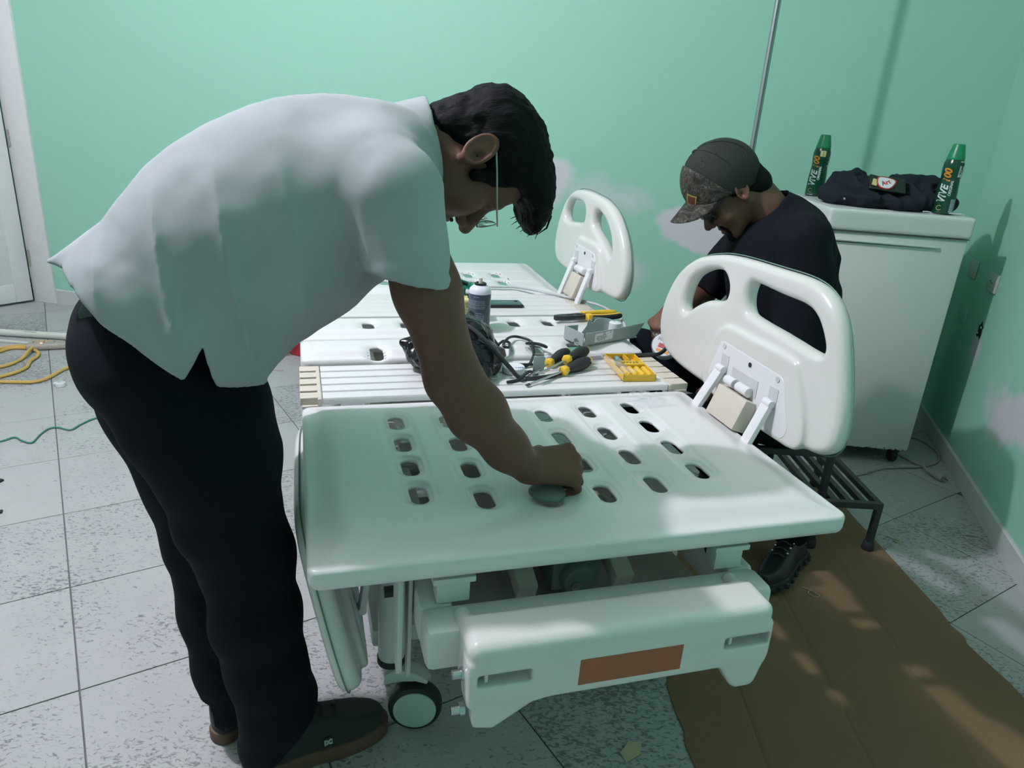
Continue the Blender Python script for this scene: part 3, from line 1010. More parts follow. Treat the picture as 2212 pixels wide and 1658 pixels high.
def plate_set(root, pts, za, arms, arm_to, mirror=False, cap_z=None):
    """hinge plate with screw caps, two swing arms and the beige lock block"""
    Rp = np.array([[0, 0, -1], [1, 0, 0], [0, 1, 0]])                     # local xy -> (v, z), local z -> -u
    MB().prism([tuple(p) for p in round_poly(pts, 0.016)], 0.029, 0.0365, R=Rp).build('hinge_plate', 'hinge_white', root, bevel=0.0015, seg=1)
    c = np.mean(pts, 0)
    for p in pts[:4]:
        q = np.array(p) + (c - np.array(p)) * 0.14
        MB().cyl((-0.0365, q[0], q[1]), (-0.0385, q[0], q[1]), 0.0085, 0.007, n=16).build('screw_cap', 'cap_grey', root)
    q = (c[0], np.max(np.array(pts)[:, 1]) - 0.022)
    MB().cyl((-0.0365, *q), (-0.0385, *q), 0.006, n=14).build('screw', 'dark_steel', root)
    for (va, zt), (vb, zb) in zip(arms, arm_to):
        # dark pocket the arm swings in
        MB().box((-0.0372, va, zt + 0.012), (0.0008, 0.0165, 0.026)).build('arm_pocket', 'cap_grey', root, bevel=0.0003, seg=1)
        mb = MB()
        d = np.array((-0.075, vb - va, zb - zt)); d /= np.linalg.norm(d)
        mb.bar((-0.046, va, zt), (-0.110, vb, zb), 0.030, 0.014, up=(1, 0, 0))
        mb.cyl((-0.046, va - 0.015, zt), (-0.046, va + 0.015, zt), 0.010, n=16)
        mb.build('swing_arm', 'hinge_white', root, bevel=0.002)
near = thing('side_rail', None, None, (1.10, 0, 0)); near.parent = bed
near['label'] = 'raised cream side rail with two openings at the foot end'
def rail_parts(root, me, outl, seam=True):
    o = link('rail_panel', me, root, 'rail_cream')
    if seam:
        p = spline(outl, 5, True); c = p.mean(0)
        nrm = np.stack([np.roll(p, -1, 0)[:, 1] - np.roll(p, 1, 0)[:, 1], -(np.roll(p, -1, 0)[:, 0] - np.roll(p, 1, 0)[:, 0])], -1)
        nrm /= np.linalg.norm(nrm, axis=1)[:, None]
        if ((p - c) * nrm).sum() < 0: nrm = -nrm
        q = p + nrm * 0.0014
        MB().tube([(0.006, a, b) for a, b in q], 0.0016, 5, True).build('edge_seam', 'seam', root)
rail_parts(near, rail_me, near_out)
plate_set(near, [(0.302, 0.876), (0.571, 0.884), (0.612, 0.782), (0.585, 0.758), (0.268, 0.733), (0.252, 0.764)], None, [(0.538, 0.815), (0.325, 0.805)], [(0.572, 0.640), (0.330, 0.635)])
mb = MB(); mb.box((-0.062, 0.44, 0.745), (0.020, 0.062, 0.040), roty(0.35)); mb.build('lock_block', 'beige', near, bevel=0.003)
mb = MB(); mb.cyl((-0.048, 0.40, 0.800), (-0.048, 0.448, 0.800), 0.0125, n=16); mb.cyl((-0.048, 0.462, 0.800), (-0.048, 0.50, 0.800), 0.0125, n=16)
mb.build('lock_barrel', 'hinge_white', near, bevel=0.001)
MB().cyl((-0.048, 0.446, 0.800), (-0.048, 0.466, 0.800), 0.007, n=12).build('lock_pin', 'steel', near)
MB().box((-0.0372, 0.443, 0.812), (0.0008, 0.056, 0.022)).build('lock_pocket', 'cap_grey', near)
far = thing('side_rail', 'raised cream side rail at the head end, tilted with the back section', None, (1.10, 0, 0)); far.parent = bed
rail_parts(far, rail_far_me, far_out)
plate_set(far, [(1.475, 0.935), (1.675, 0.940), (1.705, 0.842), (1.688, 0.820), (1.435, 0.806), (1.425, 0.83)], None, [(1.65, 0.875), (1.475, 0.868)], [(1.67, 0.66), (1.485, 0.655)])
mb = MB(); mb.box((-0.062, 1.565, 0.79), (0.020, 0.050, 0.045), roty(0.35)); mb.build('lock_block', 'beige', far, bevel=0.003)
mb = MB(); mb.cyl((-0.048, 1.525, 0.853), (-0.048, 1.61, 0.853), 0.0125, n=16); mb.build('lock_barrel', 'hinge_white', far, bevel=0.001)
low = thing('side_rail', 'side rail folded down beside the standing man, seen edge on', None, (0, 0, 0)); low.parent = bed
low.matrix_local = Matrix.Translation((0.040, 0.0, 0.462)) @ Matrix.Rotation(math.radians(-13.5), 4, 'Y') @ Matrix.Diagonal((-1, 1, 1, 1)) @ Matrix.Translation((0, 0, -0.915))
rail_parts(low, rail_me, near_out)
plate_set(low, [(0.302, 0.876), (0.571, 0.884), (0.612, 0.782), (0.585, 0.758), (0.268, 0.733), (0.252, 0.764)], None, [(0.538, 0.80), (0.325, 0.80)], [(0.50, 0.98), (0.30, 0.98)])

# frame below the deck
def fb(name, c, h, m='frame_white', bevel=0.006, R=None):
    return MB().box(c, h, R).build(name, m, bed, bevel=bevel)
fb('frame_beam', (0.5215, -0.018, 0.547), (0.3345, 0.036, 0.041), bevel=0.012)
fb('frame_beam', (0.5215, 2.05, 0.547), (0.3345, 0.036, 0.041), bevel=0.012)
fb('frame_side', (0.216, 1.015, 0.547), (0.029, 0.999, 0.0405), bevel=0.008)
fb('frame_side', (0.827, 1.015, 0.547), (0.029, 0.999, 0.0405), bevel=0.008)
for v in (0.62, 1.05, 1.55):
    fb('cross_member', (0.5215, v, 0.53), (0.276, 0.025, 0.020), 'frame_dusty')
# pads and brackets that carry the foot panel
for u in (0.245, 0.795):
    fb('deck_bracket', (u, 0.035, 0.612), (0.030, 0.018, 0.022), bevel=0.003)
    fb('deck_bracket', (u, 0.035, 0.640), (0.038, 0.026, 0.006), bevel=0.002)
    fb('deck_bracket', (u, 0.56, 0.612), (0.025, 0.018, 0.024), bevel=0.003)
# motors and cross tubes
MB().cyl((0.250, 0.30, 0.56), (0.79, 0.30, 0.56), 0.036, n=24).build('torque_tube', 'frame_dusty', bed)
for u in (0.30, 0.335, 0.655, 0.69):
    MB().cyl((u - 0.006, 0.30, 0.56), (u + 0.006, 0.30, 0.56), 0.045, n=24).build('tube_collar', 'frame_dusty', bed, bevel=0.002)
for u in (0.40, 0.60):
    fb('lift_arm', (u, 0.16, 0.585), (0.020, 0.10, 0.020), 'frame_dusty', 0.004, rotx(0.35))
mb = MB(); mb.box((0.505, 0.16, 0.575), (0.050, 0.075, 0.042)); mb.cyl((0.505, 0.06, 0.565), (0.505, 0.11, 0.565), 0.032, 0.040, n=20)
mb.build('lift_motor', 'motor_teal', bed, bevel=0.005)
MB().cyl((0.495, 0.055, 0.56), (0.495, 0.062, 0.56), 0.010, n=12).build('motor_spindle', 'steel', bed)
MB().tube(spline([(0.30, 0.23, 0.522), (0.36, 0.20, 0.527), (0.45, 0.21, 0.520), (0.58, 0.20, 0.53), (0.64, 0.22, 0.525), (0.70, 0.24, 0.56), (0.76, 0.20, 0.60)], 8), 0.0045, 6).build('motor_cable', 'black_cable', bed)
MB().tube(spline([(0.28, 0.20, 0.52), (0.34, 0.24, 0.53), (0.42, 0.23, 0.525), (0.47, 0.20, 0.53)], 8), 0.0035, 6).build('motor_cable', 'black_cable', bed)
MB().tube(spline([(0.80, 0.09, 0.57), (0.798, 0.12, 0.595), (0.805, 0.16, 0.60), (0.84, 0.18, 0.60), (0.875, 0.18, 0.585)], 8), 0.004, 6).build('motor_cable', 'black_cable', bed)
fb('tray_plate', (0.5215, 0.30, 0.487), (0.28, 0.26, 0.004), 'frame_dusty', 0.002)
# scratched side bracket by the lowered rail
MB().prism([(0.00, 0.66), (0.075, 0.66), (0.070, 0.50), (0.045, 0.40), (0.025, 0.385), (0.012, 0.40)], 0, 0.010, R=np.array([[0, 0, 1], [1, 0, 0], [0, 1, 0]]), o=(0.155, 0.06, 0)).build('side_bracket', 'frame_white', bed, bevel=0.002)
MB().prism([(0.00, 0.66), (0.060, 0.66), (0.050, 0.48), (0.030, 0.37), (0.014, 0.37)], 0, 0.008, R=np.array([[0, 0, 1], [1, 0, 0], [0, 1, 0]]), o=(0.176, 0.075, 0)).build('side_bracket', 'cap_grey', bed, bevel=0.002)
mb = MB(); mb.cyl((0.150, 0.24, 0.46), (0.182, 0.24, 0.46), 0.012, n=12); mb.build('bracket_bolt', 'dark_steel', bed)
# bumper across the foot end
bump = thing('foot_bumper', 'cream foot end bumper with an orange brown label', None); bump.parent = bed
u0, u1 = 0.243, 0.812
def bumper_fn():
    body = rbox(((u0 + u1) / 2, -0.078, 0.545), ((u1 - u0) / 2, 0.047, 0.062), 0.020)
    skirt = rbox(((u0 + u1) / 2, -0.100, 0.520), ((u1 - u0) / 2, 0.022, 0.040), 0.008)
    front = [(u0, 0.57), (u0 + 0.012, 0.440), (u0 + 0.047, 0.432), (u0 + 0.115, 0.476), (u0 + 0.15, 0.484), (0.715, 0.484), (0.745, 0.436), (0.757, 0.428), (0.788, 0.428), (0.797, 0.436), (u1 + 0.002, 0.50), (u1, 0.57)]
    g = Grid2(lambda P: poly2(P, front), (u0 - 0.05, 0.38), (u1 + 0.05, 0.65), 0.003)
    def fp(P):
        d2 = g(P[:, (0, 2)]) + 0.006
        w = np.abs(P[:, 1] + 0.105) - 0.013
        return np.sqrt(np.maximum(d2, 0) ** 2 + np.maximum(w, 0) ** 2) + np.minimum(np.maximum(d2, w), 0) - 0.006
    ears = [cone((u, -0.030, 0.585), (u, -0.014, 0.585), 0.016, sc=None) for u in (u0 + 0.012, u1 - 0.03)]
    pr = [(body, 0.001, '+'), (skirt, 0.006, '+'), (fp, 0.008, '+')] + [(e, 0.012, '+') for e in ears]
    for u in (u0 + 0.062, u1 - 0.052):
        pr.append((rbox((u, -0.125, 0.538), (0.046, 0.030, 0.013), 0.004), 0.003, '-'))
    return pr
bb_ = sdf_obj('bumper_body', bumper_fn(), (u0 - 0.04, -0.15, 0.40), (u1 + 0.04, 0.02, 0.63), 0.0036, 'rail_cream', bump)
_co = np.array([v.co for v in bb_.data.vertices])
_in = _co[(abs(_co[:, 0] - 0.5315) < 0.097) & (abs(_co[:, 2] - 0.528) < 0.0265)]
_yl = [_in[abs(_in[:, 2] - z) < 0.006][:, 1].min() - 0.0006 for z in (0.503, 0.528, 0.553)]
vs = [(u, y, z) for z, y in zip((0.5015, 0.528, 0.5545), _yl) for u in (0.435, 0.628)]
vs += [(u, y + 0.0015, z) for u, y, z in vs]
MB().add(vs, [(0, 1, 3, 2), (2, 3, 5, 4), (6, 8, 9, 7), (8, 10, 11, 9), (0, 6, 7, 1), (4, 5, 11, 10), (0, 2, 8, 6), (2, 4, 10, 8), (1, 7, 9, 3), (3, 9, 11, 5)]).build('label_sticker', 'label_brown', bump)
for u in (u0 + 0.062, u1 - 0.052):
    MB().box((u, -0.0965, 0.5395), (0.030, 0.001, 0.007)).build('latch_slot', 'slot_dark', bump)
    MB().box((u - 0.03, -0.108, 0.539), (0.003, 0.010, 0.010)).build('latch_tooth', 'rail_cream', bump, bevel=0.001)
for z in (0.534, 0.458):
    mb = MB(); mb.cyl((u0 - 0.020, -0.095, z), (u0 + 0.004, -0.095, z), 0.008, n=12); mb.cyl((u0 - 0.006, -0.095, z), (u0 + 0.003, -0.095, z), 0.012, n=6)
    mb.build('bolt', 'steel', bump)
# base: side tubes and four castors
for u in (0.17, 0.87):
    fb('base_tube', (u, 1.05, 0.215), (0.03, 0.66, 0.025), bevel=0.008)
fb('base_tube', (0.52, 0.42, 0.215), (0.33, 0.025, 0.025), bevel=0.008)
fb('base_tube', (0.52, 1.68, 0.215), (0.33, 0.025, 0.025), bevel=0.008)
for u in (0.45, 0.60):
    fb('lift_column', (u, 0.95, 0.37), (0.035, 0.05, 0.15), 'frame_dusty')
def castor(u, v, ax):
    c = thing('castor', None, None, (u, v, 0)); c.parent = bed
    c.rotation_euler = (0, 0, ax)
    r = 0.064
    MB().lathe([(0.030, -0.020), (r - 0.012, -0.020), (r - 0.003, -0.017), (r, -0.009), (r, 0.009), (r - 0.003, 0.017), (r - 0.012, 0.020), (0.030, 0.020)], (0, 0, r), 40, rotx(math.pi / 2)).build('tyre', 'tyre', c)
    for s_ in (-1, 1):
        MB().lathe([(0.0510, 0.0), (0.0505, 0.0035), (0.048, 0.0045), (0.001, 0.0055)], (0, s_ * 0.0195, r), 36, rotx(-s_ * math.pi / 2)).build('wheel_cap', 'wheel_disc', c)
    fork = MB()
    fork.prism([(-0.030, 0.060), (-0.052, 0.105), (-0.066, 0.150), (-0.045, 0.172), (0.004, 0.158), (0.036, 0.128), (0.030, 0.060), (0.0, 0.045)], -0.030, -0.0215, R=np.array([[1, 0, 0], [0, 0, -1], [0, 1, 0]]))
    fork.prism([(-0.074, 0.130), (-0.070, 0.160), (-0.045, 0.176), (0.004, 0.162), (0.030, 0.141), (0.026, 0.134), (0.0, 0.142), (-0.040, 0.140)], -0.028, 0.012, R=np.array([[1, 0, 0], [0, 0, -1], [0, 1, 0]]))
    fork.build('fork', 'cap_grey', c, bevel=0.002)
    return c
for u, v in ((0.235, 0.325), (0.86, 0.36), (0.17, 1.72), (0.87, 1.72)):
    castor(u, v, -0.22 if v < 1 else 0.4)
    pst = MB(); pst.cyl((u - 0.055 if u < 0.5 else u, v + 0.02, 0.20), (u - 0.055 if u < 0.5 else u, v + 0.02, 0.45), 0.031, n=24)
    pst.build('castor_post', 'frame_white', bed, bevel=0.004)
    q = MB(); q.cyl((u - 0.055 if u < 0.5 else u, v + 0.02, 0.188), (u - 0.055 if u < 0.5 else u, v + 0.02, 0.204), 0.033, n=24)
    q.build('post_ring', 'tyre', bed)
for v in (0.34, 1.74):
    fb('post_bracket', (0.52, v, 0.43), (0.36, 0.02, 0.03), 'frame_dusty')
# ------------------------------------------------------------------ people
def head_prims(R, o, s, ears=True):
    H = []
    def add(fn, k=0.015, op='+'): H.append((xf(fn, R, o, s), k, op))
    add(ell((0, -0.010, 0.045), (0.074, 0.096, 0.086)), 0.01)
    add(ell((0, 0.045, 0.050), (0.060, 0.050, 0.060)), 0.02)
    add(ell((0, 0.046, -0.030), (0.057, 0.054, 0.070)), 0.025)
    for x in (-1, 1):
        add(cone((x * 0.056, 0.0, -0.035), (x * 0.022, 0.070, -0.094), 0.020, 0.018), 0.03)
        add(ell((x * 0.043, 0.066, -0.026), (0.022, 0.022, 0.024)), 0.03)
    add(ell((0, 0.084, -0.102), (0.021, 0.016, 0.017)), 0.022)
    add(cone((-0.036, 0.085, 0.030), (0.036, 0.085, 0.030), 0.011), 0.02)
    for x in (-1, 1):
        add(ell((x * 0.031, 0.106, 0.010), (0.018, 0.016, 0.013)), 0.014, '-')
        add(ell((x * 0.031, 0.080, 0.009), (0.0135, 0.0135, 0.0125)), 0.004)
        add(ell((x * 0.031, 0.0845, 0.016), (0.016, 0.0095, 0.005)), 0.004)
    add(cone((0, 0.092, 0.020), (0, 0.122, -0.026), 0.008, 0.0125), 0.012)
    for x in (-1, 1):
        add(ell((x * 0.013, 0.108, -0.032), (0.0085, 0.011, 0.008)), 0.007)
        add(ell((x * 0.006, 0.113, -0.041), (0.0035, 0.005, 0.004)), 0.003, '-')
    add(ell((0, 0.093, -0.058), (0.025, 0.014, 0.009)), 0.010)
    add(ell((0, 0.096, -0.0735), (0.021, 0.012, 0.008)), 0.006)
    add(ell((0, 0.108, -0.0660), (0.024, 0.009, 0.0018)), 0.003, '-')
    if ears:
        for x in (-1, 1):
            Re = rotz(-x * 0.30) @ rotx(0.34)
            add(ell((x * 0.079, -0.012, 0.002), (0.0065, 0.019, 0.031), Re), 0.006)
            Rt = Re @ roty(math.pi / 2)
            add(torus((x * 0.083, -0.014, 0.004), 0.020, 0.0042, Rt, (1.45, 0.92)), 0.004)
            add(ell((x * 0.087, -0.004, -0.004), (0.008, 0.008, 0.011)), 0.005, '-')
            add(ell((x * 0.080, 0.004, -0.003), (0.006, 0.005, 0.007)), 0.004)
            add(ell((x * 0.079, -0.004, -0.027), (0.005, 0.009, 0.008)), 0.005)
    return H

def hand_prims(W, d, n, t, s=1.0, curl=((50, 75, 45),) * 4, thumb=((0.55, 0.55, -0.45), (0.85, 0.1, -0.45), (0.9, -0.25, -0.4))):
    W, d, n, t = [np.array(x, float) for x in (W, d, n, t)]
    d /= np.linalg.norm(d); n = n - d * (n @ d); n /= np.linalg.norm(n)
    t = t - d * (t @ d) - n * (t @ n); t /= np.linalg.norm(t)
    Hn = []
    offs = [(0.031, 0.088), (0.0105, 0.093), (-0.0105, 0.088), (-0.030, 0.078)]
    ph = [(0.043, 0.026, 0.021), (0.047, 0.030, 0.022), (0.043, 0.028, 0.021), (0.034, 0.021, 0.019)]
    for off, L in offs:
        Hn.append((cone(W + (d * 0.012 + t * off * 0.55) * s, W + (d * L + t * off) * s, 0.0155 * s, 0.0125 * s), 0.016, '+'))
    for (off, L), p3, cu in zip(offs, ph, curl):
        K = W + (d * L + t * off + n * 0.001) * s
        Hn.append((cone(K, K + d * 1e-3, 0.0128 * s), 0.006, '+'))
        a = 0.0; p = K; spread = t * off * 1.2
        for j, (ln, c) in enumerate(zip(p3, cu)):
            a += math.radians(c)
            q = p + (d * math.cos(a) - n * math.sin(a) + (spread if j == 0 else 0)) * ln * s
            r0, r1 = ((0.0102, 0.0092), (0.0092, 0.0084), (0.0084, 0.0070))[j]
            if off == -0.030: r0, r1 = r0 * 0.87, r1 * 0.87
            Hn.append((cone(p, q, r0 * s, r1 * s), 0.0045 if j == 0 else 0.004, '+'))
            p = q
    p = W + (d * 0.022 + t * 0.022 - n * 0.006) * s
    for j, ((a, b, c), ln, r0, r1) in enumerate(zip(thumb, (0.046, 0.033, 0.027), (0.0165, 0.0120, 0.0105), (0.0122, 0.0106, 0.0080))):
        v = d * a + t * b + n * c; v /= np.linalg.norm(v)
        q = p + v * ln * s
        Hn.append((cone(p, q, r0 * s, r1 * s), 0.012 if j == 0 else 0.004, '+'))
        p = q
    return Hn

def chain(pts, k=0.03):
    """pts: (x, y, z, radius) joints of a tapering limb"""
    return [(cone(a[:3], b[:3], a[3], b[3]), k, '+') for a, b in zip(pts[:-1], pts[1:])]
def masked(fn, g, k=0.004):
    def f(P):
        a, b = fn(P), g(P)
        return np.maximum(a, b)
    return f

def shoe(root, name, heel, ang, L=0.31, up='shoe', sole='gum', lab=None, lug=False, rot=None, z=0.0):
    sh = thing(name, None, None, (*heel, z)); sh.parent = root
    sh.rotation_euler = rot if rot else (0, 0, ang)
    if lab: sh['label'] = lab
    k = L / 0.31
    outl = [(0, 0), (0.012, 0.030), (0.05, 0.038), (0.11, 0.036), (0.17, 0.044), (0.23, 0.049), (0.275, 0.038), (0.303, 0.016), (0.308, -0.005), (0.296, -0.028), (0.26, -0.044), (0.20, -0.048), (0.13, -0.040), (0.05, -0.038), (0.012, -0.030)]
    outl = spline([(a * k, b * k) for a, b in outl], 4, True)
    mb = MB().prism([tuple(p) for p in outl], 0.0, 0.030 * k)
    if lug:
        for i in range(0, len(outl), 3):
            p = outl[i]
            mb.box((p[0] * 0.985, p[1] * 0.985, 0.010), (0.009, 0.009, 0.010))
    mb.build('sole', sole, sh, bevel=0.004)
    g = Grid2(lambda P: poly2(P, outl * 0.985), (-0.03, -0.08), (0.34 * k, 0.08), 0.003)
    def side(P): return g(P[:, :2]) + 0.003
    pr = [(cone((0.050 * k, 0, 0.052), (0.225 * k, 0.002, 0.030), 0.045, 0.046), 0.02, '+'), (cone((0.225 * k, 0, 0.030), (0.262 * k, 0, 0.028), 0.046, 0.043), 0.02, '+'),
          (cone((0.075 * k, 0, 0.088), (0.19 * k, 0, 0.060), 0.038, 0.030), 0.03, '+'), (cone((0.046 * k, 0, 0.055), (0.050 * k, 0, 0.125), 0.042, 0.044), 0.02, '+'),
          (side, 0.010, '&'), (half((0, 0, 0.022), (0, 0, -1)), 0.002, '&'), (half((0.05, 0, 0.118), (0.25, 0, 1)), 0.006, '&'), (cone((0.052 * k, 0, 0.10), (0.055 * k, 0, 0.16), 0.034), 0.004, '-')]
    sdf_obj('upper', pr, (-0.02, -0.07, 0.0), (0.33, 0.07, 0.16), 0.004, up, sh)
    for i in range(4):
        x = 0.105 + 0.028 * i
        zz = 0.118 - 0.36 * (x - 0.095) 
        MB().tube(spline([(x * k, -0.022, zz - 0.006), (x * k + 0.004, 0, zz + 0.006), (x * k, 0.022, zz - 0.006)], 5), 0.0035, 6).build('lace', up, sh)
    return sh

# ---- the standing man, bent over the foot of the bed; local axes: x forwards, y to his left, z up
m1 = thing('person', 'person in pale polo shirt and dark trousers bending over the bed, scrubbing a panel', 'person', (-0.50, 1.27, 0), math.atan2(0.29, 0.957))
R1 = np.array([[0, 0.20, 0.98], [-1, 0, 0], [0, -0.98, 0.20]]); R1 = R1 / np.linalg.norm(R1, axis=0)
HO1 = (0.408, 0.0, 1.324)
WR1 = (0.497, -0.222, 0.788)
body = []
body += chain([(-0.13, 0, 0.99, 0.11), (-0.03, 0, 1.12, 0.13), (0.10, 0, 1.21, 0.14), (0.22, 0, 1.27, 0.10)])
body += [(cone((0.235, -0.15, 1.275), (0.235, 0.15, 1.275), 0.062), 0.05, '+')]
body += chain([(0.24, 0, 1.285, 0.066), (0.345, 0, 1.348, 0.056)], 0.03)
body += chain([(0.258, -0.205, 1.252, 0.055), (0.300, -0.222, 1.12, 0.051), (0.348, -0.228, 0.968, 0.045)], 0.03)
body += chain([(0.348, -0.228, 0.968, 0.044), (0.392, -0.230, 0.905, 0.049), (0.450, -0.228, 0.832, 0.037), (0.497, -0.222, 0.782, 0.029)], 0.03)
body += hand_prims(WR1, (0.96, 0.14, -0.12), (0.10, -0.45, 0.88), (-0.2, 1, 0.3), 1.12, ((62, 70, 40), (60, 72, 40), (58, 74, 40), (56, 74, 40)))
body += chain([(0.25, 0.19, 1.25, 0.055), (0.14, 0.235, 1.13, 0.05), (0.03, 0.255, 1.035, 0.044)], 0.03)
body += chain([(0.03, 0.255, 1.035, 0.043), (0.0, 0.235, 0.98, 0.045), (-0.02, 0.19, 0.90, 0.029)], 0.03)
body += hand_prims((-0.02, 0.19, 0.90), (-0.1, -0.45, -0.85), (0.9, 0.3, -0.2), (0.2, -1, 0.3), 0.95, ((15, 22, 15),) * 4, ((0.7, 0.5, -0.2), (0.85, 0.3, -0.2), (0.9, 0.2, -0.2)))
body += chain([(-0.11, -0.05, 0.95, 0.085), (-0.06, -0.085, 0.78, 0.075), (-0.043, -0.095, 0.65, 0.070), (-0.015, -0.09, 0.52, 0.060), (0.0, -0.088, 0.35, 0.055), (0.0, -0.085, 0.10, 0.038)], 0.03)
body += chain([(-0.15, 0.05, 0.95, 0.085), (-0.13, 0.065, 0.66, 0.070), (-0.105, 0.05, 0.52, 0.060), (-0.092, 0.04, 0.35, 0.055), (-0.078, 0.03, 0.10, 0.038)], 0.03)
body += head_prims(R1, HO1, 1.06)
sdf_obj('body', body, (-0.34, -0.42, 0.04), (0.74, 0.36, 1.50), 0.004, 'skin1', m1)

hl = lambda fn: xf(fn, R1, HO1, 1.06)
hair = [(hl(ell((0, -0.008, 0.046), (0.082, 0.102, 0.094))), 0.01, '+'), (hl(ell((0, 0.055, 0.068), (0.067, 0.055, 0.056))), 0.02, '+'),
        (hl(ell((0, 0.040, 0.098), (0.066, 0.085, 0.045))), 0.03, '+'),
        (hl(ell((0, -0.058, -0.030), (0.058, 0.036, 0.052))), 0.03, '+'),
        (hl(half((0, -0.02, -0.030), (0, 0.74, -0.67))), 0.012, '&'),
        (hl(ell((0.086, -0.012, 0.0), (0.022, 0.024, 0.036))), 0.006, '-'), (hl(ell((-0.086, -0.012, 0.0), (0.022, 0.024, 0.036))), 0.006, '-'),
        (hl(ell((0.0, 0.092, 0.106), (0.064, 0.052, 0.030), rotx(-0.30))), 0.03, '+'), (hl(ell((0.0, 0.132, 0.099), (0.050, 0.026, 0.011), rotx(-0.25))), 0.025, '+'), (hl(cone((0.05, 0.040, 0.045), (0.070, 0.026, -0.008), 0.018, 0.010)), 0.012, '+'), (hl(cone((-0.05, 0.040, 0.045), (-0.070, 0.026, -0.008), 0.018, 0.010)), 0.012, '+')]
def hair_disp(P):
    Q = P * A_((1.0, 1.0, 1.0))
    return 0.0022 * vnoise(Q * A_((70, 190, 120)), 1.0, 3) + 0.003 * vnoise(Q, 45, 5)
hair_o = sdf_obj('hair', hair, (0.22, -0.14, 1.16), (0.64, 0.14, 1.50), 0.0033, 'hair', m1, hair_disp, 0.008)
def head_mb(mb, R, o, s):
    mb.v = [tuple(np.array(R) @ (np.array(v) * s) + np.array(o)) for v in mb.v]
    return mb
# stray locks that break the outline of the fringe and crown
mb = MB()
for i in range(46):
    x = rng.uniform(-0.05, 0.055); y0_ = rng.uniform(0.108, 0.145); z0_ = 0.103 + rng.uniform(-0.012, 0.016)
    mb.tube([(x, y0_ - 0.02, z0_ + 0.012), (x + rng.uniform(-.004, .004), y0_, z0_), (x + rng.uniform(-.008, .008), y0_ + rng.uniform(0.004, 0.016), z0_ - rng.uniform(0.010, 0.026))], [0.0022, 0.0018, 0.0004], 4)
head_mb(mb, R1, HO1, 1.06).build('stray_locks', 'hair', hair_o)['kind'] = 'stuff'
for sx in (-1, 1):
    mb = MB()
    mb.tube(spline([(sx * 0.014, 0.093, 0.028), (sx * 0.030, 0.094, 0.034), (sx * 0.048, 0.080, 0.028)], 5), [0.003] * 5 + [0.004] * 5 + [0.0015], 6)
    head_mb(mb, R1, HO1, 1.06).build('eyebrow', 'hair', m1)
mb = MB()
for sx in (-1, 1):
    mb.tube(spline([(0, 0.1045, -0.049), (sx * 0.012, 0.103, -0.051), (sx * 0.026, 0.091, -0.058)], 5), [0.0035] * 5 + [0.003] * 5 + [0.0012], 6)
head_mb(mb, R1, HO1, 1.06).build('moustache', 'hair', m1)
for sx in (-1, 1):
    head_mb(MB().sphere((sx * 0.031, 0.0895, 0.007), 0.0055, 8, (1.2, 0.6, 0.7)), R1, HO1, 1.06).build('eye', 'ink', m1)
gl = thing('spectacles', 'thin wire framed spectacles on the bending man', None, (0, 0, 0)); gl.parent = m1
for sx in (-1, 1):
    head_mb(MB().tube(spline([(sx * 0.080, -0.006, 0.030), (sx * 0.080, 0.03, 0.026), (sx * 0.076, 0.08, 0.020), (sx * 0.066, 0.118, 0.018)], 5), 0.0016, 6), R1, HO1, 1.06).build('temple', 'wire', gl)
    rim = [(sx * 0.034 + 0.026 * math.cos(a), 0.118 + 0.002 - 0.004 * abs(math.cos(a)), 0.006 + 0.017 * math.sin(a)) for a in np.linspace(0, 2 * math.pi, 24, endpoint=False)]
    head_mb(MB().tube(rim, 0.0012, 5, True), R1, HO1, 1.06).build('rim', 'wire', gl)
    head_mb(MB().add(rim + [(p[0], p[1] + 0.0012, p[2]) for p in rim], [list(range(24)), list(range(47, 23, -1))] + [[i, (i + 1) % 24, 24 + (i + 1) % 24, 24 + i] for i in range(24)]), R1, HO1, 1.06).build('lens', 'glass', gl)
head_mb(MB().tube([(-0.009, 0.120, 0.012), (0, 0.123, 0.015), (0.009, 0.120, 0.012)], 0.0012, 5), R1, HO1, 1.06).build('bridge', 'wire', gl)

# polo shirt
mask = [(-0.300, 1.122), (-0.292, 1.128), (-0.196, 1.200), (-0.130, 1.284), (-0.085, 1.320), (-0.045, 1.347), (0.0, 1.371), (0.035, 1.386), (0.07, 1.398), (0.105, 1.405), (0.15, 1.410), (0.19, 1.411), (0.24, 1.408), (0.285, 1.400), (0.3315, 1.396), (0.338, 1.36), (0.352, 1.30), (0.60, 1.25), (0.60, 1.16), (0.30, 1.135), (0.228, 1.098), (0.184, 1.046), (0.135, 1.014), (0.098, 0.992), (0.06, 0.962), (0.040, 0.945), (0.038, 0.930), (0.0, 0.943), (-0.034, 0.956), (-0.048, 1.028), (-0.080, 0.976), (-0.148, 1.034), (-0.206, 1.082), (-0.230, 1.104), (-0.226, 1.112), (-0.234, 1.105), (-0.250, 1.118)]
gm = Grid2(lambda P: poly2(P, mask), (-0.42, 0.70), (0.66, 1.66), 0.004)
def mask_fn(P): return gm(P[:, (0, 2)])
def sleeve(sh, el, n, r0, r1):
    f1, f2 = cone(sh, el, r0, r1), half(el, n)
    return lambda P: np.maximum(f1(P), f2(P))
shirt = [(cone(a[:3], b[:3], a[3], b[3], sc=(1, 1.11, 1)), 0.04, '+') for a, b in zip(*[(lambda L: (L[:-1], L[1:]))([(-0.12, 0, 1.025, 0.178), (-0.083, 0, 1.06, 0.180), (-0.037, 0, 1.125, 0.186), (0.026, 0, 1.173, 0.191), (0.107, 0, 1.220, 0.188), (0.167, 0, 1.252, 0.164), (0.232, 0, 1.286, 0.128)])][0])]
